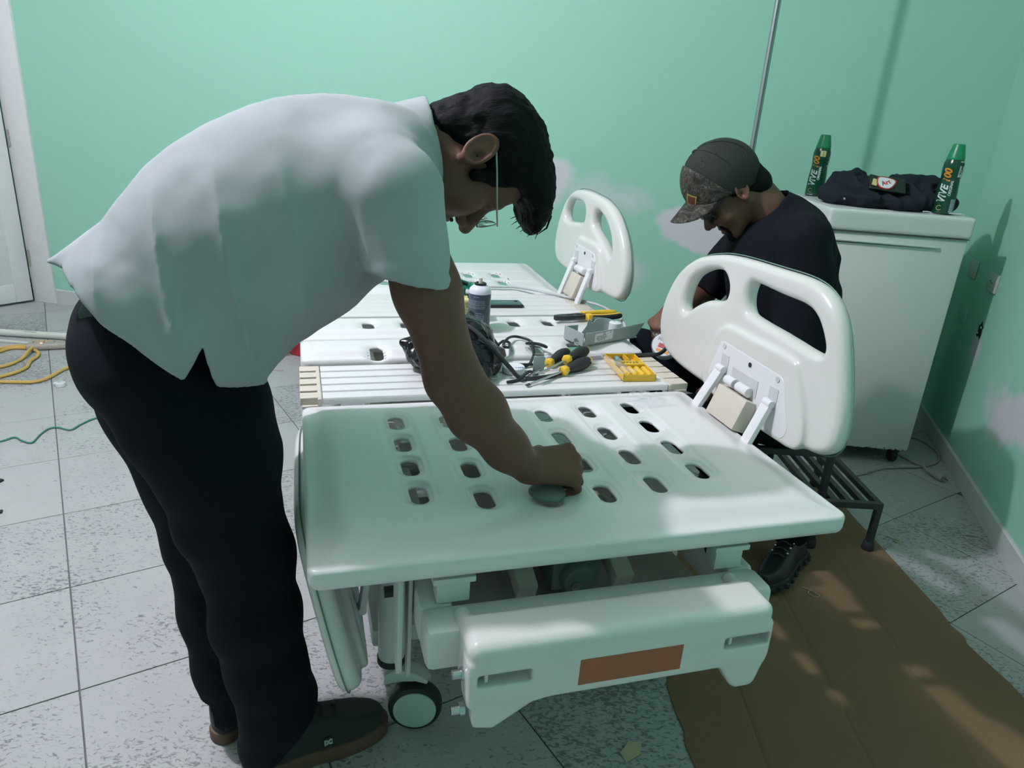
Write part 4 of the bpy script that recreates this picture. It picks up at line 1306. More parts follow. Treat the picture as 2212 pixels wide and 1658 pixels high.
shirt += [(cone((-0.14, 0, 1.10), (-0.262, 0, 1.135), 0.12, 0.055), 0.03, '+'), (ell((-0.09, -0.02, 1.01), (0.17, 0.205, 0.16), roty(0.7)), 0.04, '+'),
          (cone((0.222, -0.155, 1.282), (0.222, 0.155, 1.282), 0.082), 0.06, '+'),
          (cone((0.235, 0, 1.300), (0.33, 0, 1.338), 0.088, 0.067), 0.03, '+'),
          (ell((-0.150, -0.010, 1.075), (0.125, 0.200, 0.125), roty(0.7)), 0.03, '+'),
          (mask_fn, 0.007, '&'),
          (sleeve((0.248, -0.196, 1.268), (0.274, -0.222, 1.1435), (-0.20, 0, -0.98), 0.079, 0.068), 0.016, '+'),
          (sleeve((0.24, 0.19, 1.265), (0.13, 0.235, 1.125), (-0.6, 0.2, -0.75), 0.080, 0.067), 0.035, '+'),
          (lambda P: np.maximum(np.maximum(cone((0.270, -0.2185, 1.162), (0.2755, -0.2232, 1.137), 0.0712, 0.0702)(P), half((0.274, -0.222, 1.1435), (-0.20, 0, -0.98))(P)), half((0.270, -0.222, 1.168), (0.20, 0, 0.98))(P)), 0.002, '+'),
          (cone((0.274, -0.222, 1.172), (0.286, -0.223, 1.08), 0.050, 0.055), 0.003, '-'),
          (cone((0.29, 0, 1.325), (0.42, 0, 1.37), 0.060), 0.004, '-')]
def shirt_disp(P):
    """soft folds hanging down from the back, deeper and slanting towards the waist"""
    w = vnoise(P, 5.0, 11)
    x = P[:, 0] * 0.93 + P[:, 2] * 0.12 + 0.030 * w
    env = np.clip(0.35 + 0.65 * vnoise(P * A_((1, 1, 0.5)), 5.0, 5), 0, 1) * np.clip((1.36 - P[:, 2]) * 4, 0, 1)
    a = np.abs(np.mod(x * 11.0, 1.0) - 0.5) * 2
    fold = (1 - a) ** 4
    q = (P[:, 0] + 0.5) * 0.62 - P[:, 2] * 0.78
    front = np.clip((P[:, 0] + 0.09) * 9, 0, 1) * np.clip((1.10 - P[:, 2]) * 7, 0, 1)
    b = np.sin(q * 120 + 3 * w) * front
    edge = np.clip(-gm(P[:, (0, 2)]) / 0.05, 0.12, 1)
    return edge * (-0.0175 * fold * env + 0.0040 * b) + 0.004 * edge * vnoise(P * A_((1.2, 1.0, 0.45)), 11, 21) + 0.0012 * vnoise(P, 34, 2)
shirt_o = sdf_obj('polo_shirt', shirt, (-0.36, -0.36, 0.86), (0.42, 0.36, 1.50), 0.0048, 'shirt', m1, shirt_disp, 0.028)
fill_holes(shirt_o)
# collar ridge and cuff stitching
Rn = np.array([[0, -0.37, 0.93], [1, 0, 0], [0, 0.93, 0.37]])
pr = [(lambda P: np.maximum(cone((0.262, 0, 1.318), (0.345, 0, 1.352), 0.082, 0.0715)(P), -cone((0.24, 0, 1.309), (0.40, 0, 1.375), 0.0625)(P)), 0.002, '+'), (half((0.3355, 0, 1.35), (0.97, 0, 0.15)), 0.004, '&'), (half((0.285, 0, 1.325), (-0.93, 0, -0.37)), 0.006, '&')]
sdf_obj('collar', pr, (0.20, -0.13, 1.20), (0.40, 0.13, 1.47), 0.004, 'shirt', shirt_o)

# trousers
tr = [(cone((-0.118, -0.02, 1.03), (-0.150, 0.0, 0.95), 0.132, 0.146), 0.04, '+')]
tr += chain([(-0.118, -0.050, 0.955, 0.136), (-0.085, -0.078, 0.86, 0.126), (-0.058, -0.095, 0.78, 0.108), (-0.043, -0.095, 0.65, 0.092), (-0.018, -0.090, 0.565, 0.088), (-0.010, -0.090, 0.42, 0.084), (0.004, -0.086, 0.28, 0.078), (0.026, -0.082, 0.17, 0.080), (0.014, -0.080, 0.07, 0.082)], 0.03)
tr += chain([(-0.165, 0.070, 0.955, 0.142), (-0.160, 0.080, 0.83, 0.120), (-0.128, 0.062, 0.66, 0.094), (-0.106, 0.050, 0.53, 0.084), (-0.097, 0.044, 0.35, 0.078), (-0.088, 0.036, 0.20, 0.070), (-0.086, 0.028, 0.09, 0.060)], 0.03)
def cuff(P):
    n = half((0.04, -0.08, 0.118), (0.70, 0, -0.72))(P)
    f = half((-0.07, 0.03, 0.142), (0.10, 0, -1))(P)
    return np.where(P[:, 1] < -0.028, n, f)
tr += [(cuff, 0.004, '&'), (half((-0.12, 0, 1.085), (-0.3, 0, 1)), 0.004, '&')]
def tr_disp(P):
    z = P[:, 2]
    w = np.clip((0.75 - z) * 3, 0.15, 1)
    f = np.sin(z * 62 + 4 * vnoise(P * A_((1, 1, 0.4)), 7, 9) + P[:, 0] * 18)
    return w * (0.0022 * f * (0.35 + 0.65 * vnoise(P, 6, 4)) + 0.005 * vnoise(P, 11, 8)) + 0.003 * vnoise(P, 14, 1)
trousers = sdf_obj('trousers', tr, (-0.36, -0.24, 0.0), (0.16, 0.26, 1.14), 0.0055, 'jeans', m1, tr_disp, 0.02)
belt = [(cone((-0.118, -0.02, 1.03), (-0.150, 0.0, 0.95), 0.133, 0.147), 0.01, '+'), (half((-0.14, 0, 1.030), (0.30, 0, 1)), 0.004, '&'), (half((-0.14, 0, 0.994), (-0.30, 0, -1)), 0.004, '&')]
sdf_obj('belt', belt, (-0.33, -0.26, 0.90), (0.10, 0.2, 1.16), 0.005, 'belt', m1)
s1 = shoe(m1, 'shoe', (-0.060, -0.098), 0.245, 0.325)
s1.scale = (1.03, 1.04, 1.28)
s2 = shoe(m1, 'shoe', (-0.128, 0.006), 0.80, 0.285)
s2.scale = (1, 1, 1.15)
def logo(sh, x, y, z, ang, size, tilt=0.0):
    me = text_mesh('DC', size, 0, 0.0006, 0.0012)
    o = link('shoe_logo', me, sh, 'logo_grey')
    o.location = (x, y, z); o.rotation_euler = (math.radians(90) - tilt, 0, ang)
    return o
MB().box((0.172, -0.0462, 0.050), (0.0105, 0.0012, 0.0085), rotx(-0.25)).build('logo_patch', 'black_plastic', s1, bevel=0.001)
logo(s1, 0.172, -0.0478, 0.050, 0.0, 0.0115, 0.25)
logo(s2, 0.034, -0.0428, 0.074, -0.20, 0.032, 0.0)
MB().box((0.098, -0.030, 0.108), (0.005, 0.0012, 0.018), rotx(-0.5)).build('tongue_tag', 'logo_grey', s1)

pad = thing('scrub_pad', 'small round grey green pad held under the scrubbing fist', 'pad', (*(np.array((-0.50, 1.27)) + np.array((0.957, 0.29)) * 0.538 + np.array((-0.29, 0.957)) * -0.228), 0.7215))
sdf_obj('pad_body', [(ell((0, 0, 0.011), (0.036, 0.033, 0.012)), 0.001, '+'), (half((0, 0, 0.001), (0, 0, -1)), 0.004, '&')], (-0.05, -0.05, -0.01), (0.05, 0.05, 0.05), 0.003, 'pad', pad, lambda P: 0.0012 * vnoise(P, 160, 3))

# ---- the second man, sitting low behind the raised rail; local axes as above, he faces the far left
m2 = thing('person', 'person in camouflage cap, sunglasses and black tee sitting behind the raised bed rail', 'person', (0.95, 2.40, 0), math.pi)
R2 = np.array([[0, 0.616, 0.788], [-1, 0, 0], [0, -0.788, 0.616]]); R2 = R2 / np.linalg.norm(R2, axis=0)
HO2 = (0.287, 0.0, 1.214)
b2 = []
b2 += chain([(0.0, 0, 0.52, 0.12), (0.04, 0, 0.75, 0.125), (0.08, 0, 0.98, 0.135), (0.11, 0, 1.10, 0.08)])
b2 += [(cone((0.09, -0.15, 1.10), (0.09, 0.15, 1.10), 0.055), 0.05, '+')]
b2 += chain([(0.115, 0, 1.115, 0.072), (0.225, 0, 1.222, 0.062)], 0.03)
b2 += chain([(0.11, -0.185, 1.085, 0.054), (0.20, -0.215, 0.94, 0.048), (0.275, -0.205, 0.828, 0.042)], 0.03)
b2 += chain([(0.275, -0.205, 0.828, 0.041), (0.335, -0.150, 0.815, 0.042), (0.412, -0.050, 0.800, 0.028)], 0.03)
b2 += hand_prims((0.412, -0.050, 0.800), (0.66, 0.45, -0.62), (0.55, 0.30, 0.72), (-0.35, 0.90, 0.25), 0.98, ((55, 60, 30), (62, 70, 40), (66, 76, 45), (70, 80, 45)), ((0.7, 0.5, -0.45), (0.9, 0.05, -0.4), (0.95, -0.15, -0.3)))
b2 += chain([(0.085, 0.185, 1.09, 0.054), (0.05, 0.235, 0.94, 0.048), (0.06, 0.245, 0.81, 0.042)], 0.03)
b2 += chain([(0.06, 0.245, 0.81, 0.041), (0.12, 0.235, 0.73, 0.042), (0.22, 0.20, 0.635, 0.028)], 0.03)
b2 += hand_prims((0.22, 0.20, 0.635), (0.85, -0.1, -0.35), (0.3, 0.1, 0.9), (0.1, -1, 0.1), 0.98, ((25, 30, 15),) * 4)
b2 += chain([(0.0, -0.09, 0.50, 0.10), (0.30, -0.11, 0.575, 0.072), (0.49, -0.12, 0.605, 0.058)], 0.03) + chain([(0.49, -0.12, 0.605, 0.057), (0.44, -0.14, 0.40, 0.052), (0.40, -0.15, 0.11, 0.038)], 0.03)
b2 += chain([(0.0, 0.09, 0.50, 0.10), (0.22, 0.15, 0.50, 0.072), (0.36, 0.20, 0.48, 0.058)], 0.03) + chain([(0.36, 0.20, 0.48, 0.057), (0.15, 0.21, 0.27, 0.052), (-0.055, 0.265, 0.12, 0.038)], 0.03)
b2 += head_prims(R2, HO2, 1.05)
sdf_obj('body', b2, (-0.16, -0.34, 0.05), (0.62, 0.40, 1.40), 0.0045, 'skin2', m2)
tee = chain([(0.0, 0, 0.50, 0.155), (0.02, 0, 0.66, 0.165), (0.052, 0, 0.86, 0.172), (0.092, 0, 1.02, 0.172), (0.10, 0, 1.09, 0.112)], 0.04)
tee += [(cone((0.088, -0.16, 1.105), (0.088, 0.16, 1.105), 0.074), 0.06, '+'),
        (cone((0.085, 0, 1.10), (0.16, 0, 1.165), 0.108, 0.090), 0.03, '+'),
        (half((0.196, 0, 1.150), (0.73, 0, 0.68)), 0.006, '&'), (half((0, 0, 0.47), (0, 0, -1)), 0.004, '&'),
        (sleeve((0.11, -0.185, 1.09), (0.272, -0.207, 0.845), (0.45, -0.02, -0.9), 0.080, 0.072), 0.03, '+'),
        (sleeve((0.085, 0.185, 1.09), (0.062, 0.246, 0.765), (0, 0, -1), 0.078, 0.084), 0.03, '+'),
        (cone((0.16, 0, 1.16), (0.30, 0, 1.29), 0.074), 0.004, '-')]
sdf_obj('tee_shirt', tee, (-0.22, -0.36, 0.42), (0.36, 0.36, 1.30), 0.0055, 'tee', m2, lambda P: 0.006 * vnoise(P, 9, 3) + 0.004 * np.sin((P[:, 0] + P[:, 2] * 0.5) * 60 + 4 * vnoise(P, 6, 2)) * vnoise(P, 5, 8) + 0.002 * vnoise(P, 30, 3), 0.02)
pn = chain([(0.0, 0.0, 0.50, 0.155), (0.0, 0.02, 0.52, 0.15)], 0.04)
pn += chain([(0.0, -0.085, 0.50, 0.125), (0.28, -0.11, 0.585, 0.094), (0.50, -0.12, 0.612, 0.080)], 0.03) + chain([(0.50, -0.12, 0.610, 0.080), (0.445, -0.14, 0.40, 0.074), (0.41, -0.15, 0.13, 0.070)], 0.03)
pn += chain([(0.0, 0.085, 0.50, 0.125), (0.22, 0.15, 0.51, 0.094), (0.37, 0.20, 0.49, 0.080)], 0.03) + chain([(0.37, 0.20, 0.485, 0.080), (0.16, 0.21, 0.28, 0.070), (-0.03, 0.255, 0.14, 0.064)], 0.03)
pn += [(half((0, 0, 0.085), (0, 0, -1)), 0.004, '&'), (half((0, 0, 0.405), (-0.3, 0, -1)), 0.01, '+')][:1]
pn += [(rbox((-0.04, -0.112, 0.185), (0.150, 0.255, 0.2025), 0.01), 0.012, '-')]
sdf_obj('trousers', pn, (-0.22, -0.32, 0.05), (0.66, 0.40, 0.74), 0.0065, 'jeans', m2, lambda P: 0.006 * vnoise(P, 10, 3) + 0.003 * np.sin(P[:, 0] * 70 + 4 * vnoise(P, 7, 2)) * vnoise(P, 6, 8), 0.018)
hl2 = lambda fn: xf(fn, R2, HO2, 1.05)
sdf_obj('hair', [(hl2(ell((0, -0.010, 0.047), (0.080, 0.105, 0.094))), 0.01, '+'), (hl2(ell((0, -0.060, -0.030), (0.064, 0.052, 0.058))), 0.03, '+'), (hl2(half((0, -0.02, -0.045), (0, 0.80, -0.60))), 0.01, '&'), (hl2(half((0, 0, 0.09), (0, 0, 1))), 0.01, '&'), (hl2(ell((0.086, -0.012, 0.0), (0.024, 0.026, 0.036))), 0.006, '-'), (hl2(ell((-0.086, -0.012, 0.0), (0.024, 0.026, 0.036))), 0.006, '-')], (0.10, -0.14, 1.08), (0.45, 0.14, 1.42), 0.004, 'hair', m2, lambda P: 0.002 * vnoise(P * A_((90, 160, 110)), 1, 4))
# goatee and moustache
sdf_obj('goatee', [(hl2(ell((0, 0.088, -0.100), (0.026, 0.019, 0.020))), 0.01, '+'), (hl2(ell((0, 0.082, -0.115), (0.020, 0.018, 0.014))), 0.01, '+'), (hl2(cone((-0.022, 0.096, -0.052), (0.022, 0.096, -0.052), 0.0065)), 0.004, '+')] + [(hl2(cone((x * 0.024, 0.094, -0.054), (x * 0.026, 0.088, -0.092), 0.0055)), 0.006, '+') for x in (-1, 1)], (0.20, -0.06, 1.0), (0.42, 0.06, 1.2), 0.0032, 'hair', m2, lambda P: 0.0018 * vnoise(P, 170, 4))
sg = thing('sunglasses', 'dark wraparound sunglasses', None); sg.parent = m2
for sx in (-1, 1):
    head_mb(MB().bar((sx * 0.083, -0.012, 0.034), (sx * 0.074, 0.075, 0.020), 0.003, 0.012, up=(0, 0, 1)), R2, HO2, 1.05).build('temple', 'sunglass', sg, bevel=0.001)
    sdf_obj('lens', [(hl2(lambda P, sx=sx: np.maximum(np.abs(ell((sx * 0.022, 0.062, 0.008), (0.062, 0.056, 0.045))(P)) - 0.0015, rbox((sx * 0.042, 0.092, 0.010), (0.032, 0.040, 0.020), 0.010)(P))), 0.001, '+')], (0.25, -0.11, 1.05), (0.45, 0.11, 1.26), 0.003, 'sunglass', sg)
head_mb(MB().tube([(-0.012, 0.120, 0.020), (0, 0.123, 0.022), (0.012, 0.120, 0.020)], 0.003, 6), R2, HO2, 1.05).build('bridge', 'sunglass', sg)
# cap: olive back panels, camouflage front panel and peak
cap = thing('cap', 'baseball cap with camouflage front and olive back', None); cap.parent = m2
crown = ell((0, -0.004, 0.052), (0.092, 0.118, 0.118)); crown_in = ell((0, -0.004, 0.052), (0.085, 0.111, 0.111))
front = lambda P: -(P[:, 1] - 0.030 - 0.25 * (P[:, 2] - 0.10))
low_edge = lambda P: -(P[:, 2] - 0.42 * P[:, 1] - 0.006) * 0.90
seamd = lambda P: 0.0
sdf_obj('crown_panels', [(hl2(crown), 0.001, '+'), (hl2(crown_in), 0.002, '-'), (hl2(low_edge), 0.003, '&'), (hl2(lambda P: -front(P) - 0.004), 0.003, '&')], (0.05, -0.16, 1.05), (0.60, 0.16, 1.50), 0.0042, 'olive', cap, lambda P: 0.0015 * vnoise(P, 20, 3))
sdf_obj('front_panel', [(hl2(ell((0, 0.000, 0.054), (0.0925, 0.119, 0.122))), 0.001, '+'), (hl2(crown_in), 0.002, '-'), (hl2(low_edge), 0.003, '&'), (hl2(front), 0.003, '&')], (0.05, -0.16, 1.05), (0.60, 0.16, 1.50), 0.0042, 'camo', cap, lambda P: 0.0012 * vnoise(P, 24, 5))
head_mb(MB().sphere((0, -0.002, 0.171), 0.008, 8, (1, 1, 0.6)), R2, HO2, 1.05).build('top_button', 'olive', cap)
for ax_ in (0.6, 1.9, 2.6, 3.7, 4.4):
    ln = []
    for ph_ in np.linspace(0.12, 1.35, 14):
        p = np.array((math.sin(ph_) * math.sin(ax_) * 0.0928, -0.004 + math.sin(ph_) * math.cos(ax_) * 0.1188, 0.052 + math.cos(ph_) * 0.1188))
        if p[2] - 0.42 * p[1] - 0.006 > 0.004: ln.append(p)
    if len(ln) > 3: head_mb(MB().tube(ln, 0.0014, 5), R2, HO2, 1.05).build('panel_seam', 'olive' if math.cos(ax_) < 0.35 else 'camo', cap)
vs, fs = [], []
NX, NY = 17, 9
for k_, dz in ((0, 0.0), (1, -0.0035)):
    for i in range(NX):
        x = -0.078 + 0.156 * i / (NX - 1)
        yb = 0.108 * math.sqrt(max(0.0, 1 - (x / 0.092) ** 2))
        ye = 0.062 + 0.128 * math.sqrt(max(0.0, 1 - (x / 0.0795) ** 2)) ** 0.85
        for j in range(NY):
            y = yb + (max(ye, yb + 0.002) - yb) * j / (NY - 1)
            z = 0.082 - 9.0 * x * x - 0.10 * (y - 0.10) + dz
            vs.append((x, y, z))
n0 = NX * NY
for i in range(NX - 1):
    for j in range(NY - 1):
        a = i * NY + j
        fs.append((a, a + 1, a + NY + 1, a + NY)); fs.append((n0 + a, n0 + a + NY, n0 + a + NY + 1, n0 + a + 1))
rimv = [i * NY + NY - 1 for i in range(NX)]
for a, b_ in zip(rimv[:-1], rimv[1:]): fs.append((a, n0 + a, n0 + b_, b_))
head_mb(MB().add(vs, fs), R2, HO2, 1.05).build('peak', 'camo', cap, ang=60)
# cloth patch on the near side of the front panel
def on_crown(az, z, e=0.0):
    k = math.sqrt(max(0, 1 - ((z - 0.054) / 0.122) ** 2))
    return np.array((-(0.0925 * k + e) * math.sin(az), (0.119 * k + e) * math.cos(az), z))
for nm, m_, hw, hh, e in (('patch_border', 'patch_yellow', 0.185, 0.0165, 0.0016), ('patch_field', 'patch_red', 0.145, 0.0125, 0.0022)):
    vs = []
    for a in np.linspace(-1, 1, 7):
        for b_ in np.linspace(-1, 1, 7):
            vs.append(on_crown(0.46 + (a - b_) * 0.72 * hw, 0.082 + (a + b_) * 0.72 * hh, e))
    head_mb(MB().add(vs, [(i * 7 + j, i * 7 + j + 1, i * 7 + j + 8, i * 7 + j + 7) for i in range(6) for j in range(6)]), R2, HO2, 1.05).build(nm, m_, cap)
bt = shoe(m2, 'boot', (-0.110, 0.215), 0.88, 0.315, 'boot', 'tyre', 'worn black leather boot with metal eyelets', True, (0.22, 0, 0.86), 0.012)
for i in range(4):
    for sy in (-0.026, 0.026):
        x = 0.10 + 0.026 * i
        MB().sphere((x, sy, 0.114 - 0.30 * (x - 0.09)), 0.0042, 6).build('eyelet', 'steel', bt)
shoe(m2, 'boot', (0.33, -0.16), 0.1, 0.31, 'boot', 'tyre')
# ------------------------------------------------------------------ things on the bed
DZ = 0.7525                                                     # top of the raised panels
def lay_text(root, name, body, size, mtl, M4, shear=0.0, bold=0.0, ext=0.0002):
    o = link(name, text_mesh(body, size, shear, ext, bold), root, mtl)
    o.matrix_local = M4
    return o
def wrap_text(root, name, body, size, mtl, rad, zc, ang, shear=0.0, bold=0.0, vertical=True, rfun=None, e=0.0006):
    """lettering wrapped round a cylinder; vertical lettering reads upwards"""
    me = text_mesh(body, size, shear, 0.0, bold)
    bm = bmesh.new(); bm.from_mesh(me)
    bmesh.ops.triangulate(bm, faces=bm.faces)
    bmesh.ops.subdivide_edges(bm, edges=bm.edges, cuts=2)
    bm.to_mesh(me); bm.free()
    def fn(V):
        x, y = V[:, 0].copy(), V[:, 1].copy()
        if vertical: z, w = zc + x, -y
        else: z, w = zc + y, x
        r = (np.array([rfun(t) for t in z]) if rfun else rad) + e
        a = ang + w / (rad)
        return np.stack([r * np.cos(a), r * np.sin(a), z], -1)
    return link(name, map_mesh(me, fn), root, mtl)
def Mx(p, rx=0, ry=0, rz=0):
    return Matrix.Translation(p) @ Matrix.Rotation(rz, 4, 'Z') @ Matrix.Rotation(ry, 4, 'Y') @ Matrix.Rotation(rx, 4, 'X')

# spray can
can = thing('spray_can', 'dark slate spray can with white shoulder and tan nozzle, standing behind the black bag', 'spray can', bw(0.553, 1.158, DZ), A_BED)
r = 0.0355
MB().lathe([(0.030, 0), (r - 0.002, 0.002), (r, 0.005), (r, 0.008)], n=36).build('base_rim', 'steel', can)
MB().lathe([(r, 0.006), (r, 0.112)], n=40).build('can_body', 'can_blue', can)
MB().lathe([(r, 0.112), (r, 0.118), (0.033, 0.126), (0.026, 0.133), (0.019, 0.137), (0.017, 0.138)], n=40).build('shoulder', 'can_white', can)
MB().lathe([(0.0165, 0.136), (0.019, 0.138), (0.019, 0.143), (0.016, 0.1445), (0.012, 0.142), (0.006, 0.141)], n=32).build('valve_cup', 'black_plastic', can)
MB().lathe([(0.0062, 0.140), (0.0062, 0.157), (0.0055, 0.159), (0.003, 0.159)], n=16).build('nozzle', 'beige', can)
ca = -math.pi / 2 - 0.28
for i, (zz, tx, sz) in enumerate([(0.104, 'NO. 400', 0.0045), (0.092, 'CLEANS AND DRIES FAST ON ALL', 0.0036), (0.0875, 'METAL AND PLASTIC PARTS. SHAKE', 0.0036), (0.083, 'WELL BEFORE USE. HOLD CAN UP', 0.0036), (0.0785, 'AND SPRAY FROM A SHORT WAY OFF', 0.0036),
                                   (0.073, 'LEAVES NO TRACE WHEN IT IS DRY', 0.0036), (0.0685, 'KEEP OUT OF REACH OF CHILDREN', 0.0036), (0.052, 'CAUTION     WARNING', 0.0042), (0.045, 'DO NOT PIERCE OR BURN THE CAN', 0.0034), (0.0405, 'EVEN WHEN EMPTY. KEEP COOL AND', 0.0034), (0.036, 'AWAY FROM ANY FLAME OR SPARKS', 0.0034), (0.0315, 'USE ONLY WITH FRESH AIR NEARBY', 0.0034)][:12]):
    wrap_text(can, 'print_line', tx, sz, 'print_pale', r, zz, ca - A_BED, vertical=False)

# black bin liner, crumpled
bag = thing('plastic_bag', 'crumpled glossy black plastic bag lying on the bed beside the bare arm', 'bag', bw(0.405, 0.865, 0.722), A_BED)
pr = [(ell((0.0, -0.02, 0.045), (0.125, 0.10, 0.055)), 0.03, '+'), (ell((0.05, 0.03, 0.075), (0.075, 0.075, 0.065)), 0.03, '+'), (cone((0.07, 0.09, 0.08), (0.085, 0.13, 0.112), 0.045, 0.014), 0.03, '+'), (cone((-0.07, 0.02, 0.05), (-0.135, 0.02, 0.07), 0.035, 0.012), 0.02, '+'), (cone((-0.05, -0.08, 0.03), (-0.075, -0.14, 0.02), 0.035, 0.012), 0.02, '+'), (cone((0.08, -0.06, 0.035), (0.06, -0.15, 0.022), 0.045, 0.016), 0.03, '+'), (half((0, 0, 0.002), (0, 0, -1)), 0.004, '&'), (rbox((0, 0.25, 0.0), (0.4, 0.20, 0.0415), 0.004), 0.006, '-')]
def crumple(P):
    a = np.abs(vnoise(P, 20, 3)) * 0.013 + np.abs(vnoise(P * A_((1, 1.6, 0.8)), 44, 4)) * 0.006 + np.abs(vnoise(P, 90, 5)) * 0.0018
    return a - 0.007
sdf_obj('bag_body', pr, (-0.2, -0.2, -0.01), (0.2, 0.22, 0.19), 0.0036, 'black_bag', bag, crumple, 0.03)

# yellow transformer box with circuit board on top
tx = thing('transformer_block', 'pale yellow wrapped transformer block on a black base, left of the spray can', 'transformer', bw(0.528, 1.270, DZ), A_BED - 0.12)
MB().box((0, 0, 0.006), (0.052, 0.038, 0.006)).build('base', 'black_plastic', tx, bevel=0.003)
sdf_obj('wrapping', [(rbox((0, 0, 0.043), (0.066, 0.045, 0.030), 0.008), 0.001, '+')], (-0.08, -0.06, 0.0), (0.08, 0.06, 0.09), 0.0035, 'yellow_card', tx, lambda P: 0.0012 * vnoise(P, 60, 3))
for i, t_ in enumerate(('PRI 127 V  60 HZ', 'SEC 24 V  2.5 A', 'CLASS B', 'RM 40260')):
    lay_text(tx, 'print_line', t_, 0.0075, 'ink', Mx((0.012, -0.0462, 0.058 - 0.010 * i), math.pi / 2))
MB().sphere((0.0, 0.0, 0.070), 0.036, 10, (1.3, 0.9, 0.42)).build('coil', 'yellow_card', tx)
for k_ in range(5):
    MB().tube(spline([(-0.05 + 0.02 * k_, -0.03, 0.074), (-0.045 + 0.018 * k_, -0.01, 0.092 + 0.004 * (k_ % 2)), (-0.03 + 0.02 * k_, 0.02, 0.088), (-0.02 + 0.014 * k_, 0.035, 0.078)], 6), 0.0016, 5).build('lead', ('black_cable', 'yellow_card', 'black_cable')[k_ % 3], tx)
pcb = thing('circuit_board', 'green circuit board with a white connector, leaning on the yellow block', 'circuit board', bw(0.522, 1.262, DZ + 0.104), rot=(0.9, 0.35, A_BED + 0.1))
MB().box((0, 0, 0), (0.034, 0.026, 0.0009)).build('board', 'pcb', pcb)
MB().box((0.018, -0.014, 0.005), (0.010, 0.007, 0.005)).build('connector', 'white_label', pcb, bevel=0.001)
MB().box((-0.004, 0.014, 0.004), (0.016, 0.004, 0.004)).build('connector', 'black_plastic', pcb, bevel=0.001)
for k_ in range(9):
    MB().cyl((-0.028 + 0.0065 * k_, -0.004 + 0.009 * ((k_ * 7) % 3 - 1), 0.0009), (-0.028 + 0.0065 * k_, -0.004 + 0.009 * ((k_ * 7) % 3 - 1), 0.0026), 0.0014, n=8).build('solder_joint', 'steel', pcb)
for k_ in range(4):
    MB().tube(spline([(-0.02 + 0.008 * k_, 0.0, 0.002), (-0.022 + 0.008 * k_, -0.010, 0.006), (-0.016 + 0.008 * k_, -0.024, 0.002)], 5), 0.0012, 5).build('jumper_wire', 'black_cable', pcb)

# phone
ph = thing('mobile_phone', 'dark phone in a case lying on the slats, right of the spray can', 'phone', bw(0.708, 1.455, 0.7432), A_BED - 0.03)
sdf_obj('case', [(rbox((0, 0, 0.0055), (0.079, 0.039, 0.0055), 0.005), 0.001, '+')], (-0.09, -0.05, -0.005), (0.09, 0.05, 0.02), 0.003, 'black_plastic', ph)
MB().box((0, 0, 0.0108), (0.073, 0.0345, 0.0006)).build('screen', 'phone_back', ph, bevel=0.0003)
MB().cyl((0.062, 0.022, 0.011), (0.062, 0.022, 0.0122), 0.006, n=16).build('camera_ring', 'dark_steel', ph)

# pliers
pl = thing('pliers', 'combination pliers with black and yellow handles, at the bed edge', 'pliers', bw(0.945, 1.222, DZ + 0.0015), A_BED + 0.17)
Rz = np.eye(3)
for sg_, nm in ((1, 'jaw'), (-1, 'jaw')):
    pts = [(-0.120, 0.001 * sg_), (-0.118, 0.010 * sg_), (-0.085, 0.016 * sg_), (-0.050, 0.015 * sg_), (-0.030, 0.019 * sg_), (0.0, 0.013 * sg_), (0.0, 0.001 * sg_), (-0.045, 0.001 * sg_), (-0.055, 0.005 * sg_), (-0.070, 0.005 * sg_), (-0.078, 0.001 * sg_)]
    MB().prism(pts, 0.004, 0.020).build('jaw', 'dark_steel', pl, bevel=0.002)
MB().cyl((-0.022, 0, 0.003), (-0.022, 0, 0.0225), 0.010, n=20).build('pivot', 'dark_steel', pl, bevel=0.001)
for sg_ in (1, -1):
    path = spline([(-0.005, 0.012 * sg_, 0.012), (0.02, 0.020 * sg_, 0.012), (0.06, 0.026 * sg_, 0.012), (0.10, 0.024 * sg_, 0.012), (0.135, 0.017 * sg_, 0.012)], 6)
    n_ = len(path)
    MB().tube(path, [0.0105] * (n_ - 1) + [0.008], 12).build('handle', 'yellow', pl)
    MB().tube(path[5:] + np.array((0.0, 0.0035 * sg_, -0.0005)), [0.0098] * (n_ - 6) + [0.0075], 12).build('grip', 'grip', pl)
    MB().box((0.008, 0.017 * sg_, 0.012), (0.010, 0.012, 0.0115)).build('guard', 'yellow', pl, bevel=0.004)

# grey casing with rating label
gc = thing('casing_tray', 'open grey green plastic casing with a white rating label', 'casing', bw(0.826, 0.932, DZ), A_BED + 0.34)
gc.scale = (0.9, 0.9, 0.95)
Ry = np.array([[1, 0, 0], [0, 0, -1], [0, 1, 0]])
MB().box((0.130, 0.050, 0.0015), (0.126, 0.050, 0.0015)).build('floor_plate', 'grey_case', gc)
MB().prism([(0.010, 0), (0.245, 0.0), (0.288, 0.050), (0.14, 0.043), (0.010, 0.042)], -0.0022, 0.0, R=Ry).build('front_wall', 'grey_case', gc, bevel=0.0006, seg=1)
MB().prism([(0.0, 0.0), (0.018, 0.0), (0.022, 0.012), (0.034, 0.020), (0.046, 0.012), (0.05, 0.0), (0.10, 0.0), (0.10, 0.044), (0.0, 0.042)], -0.001, 0.0015, R=np.array([[0, 0, 1], [1, 0, 0], [0, 1, 0]])).build('end_wall', 'grey_case', gc, bevel=0.0005, seg=1)
MB().tube([(0.001, 0.032 + 0.016 * math.cos(a), 0.010 + 0.014 * math.sin(a)) for a in np.linspace(0, 2 * math.pi, 16, endpoint=False)], 0.0022, 6, True).build('cable_gland', 'grey_case', gc)
MB().prism([(0.0, 0), (0.06, 0), (0.06, 0.040), (0.0, 0.042)], -0.102, -0.0995, R=Ry).build('back_wall', 'grey_case', gc)
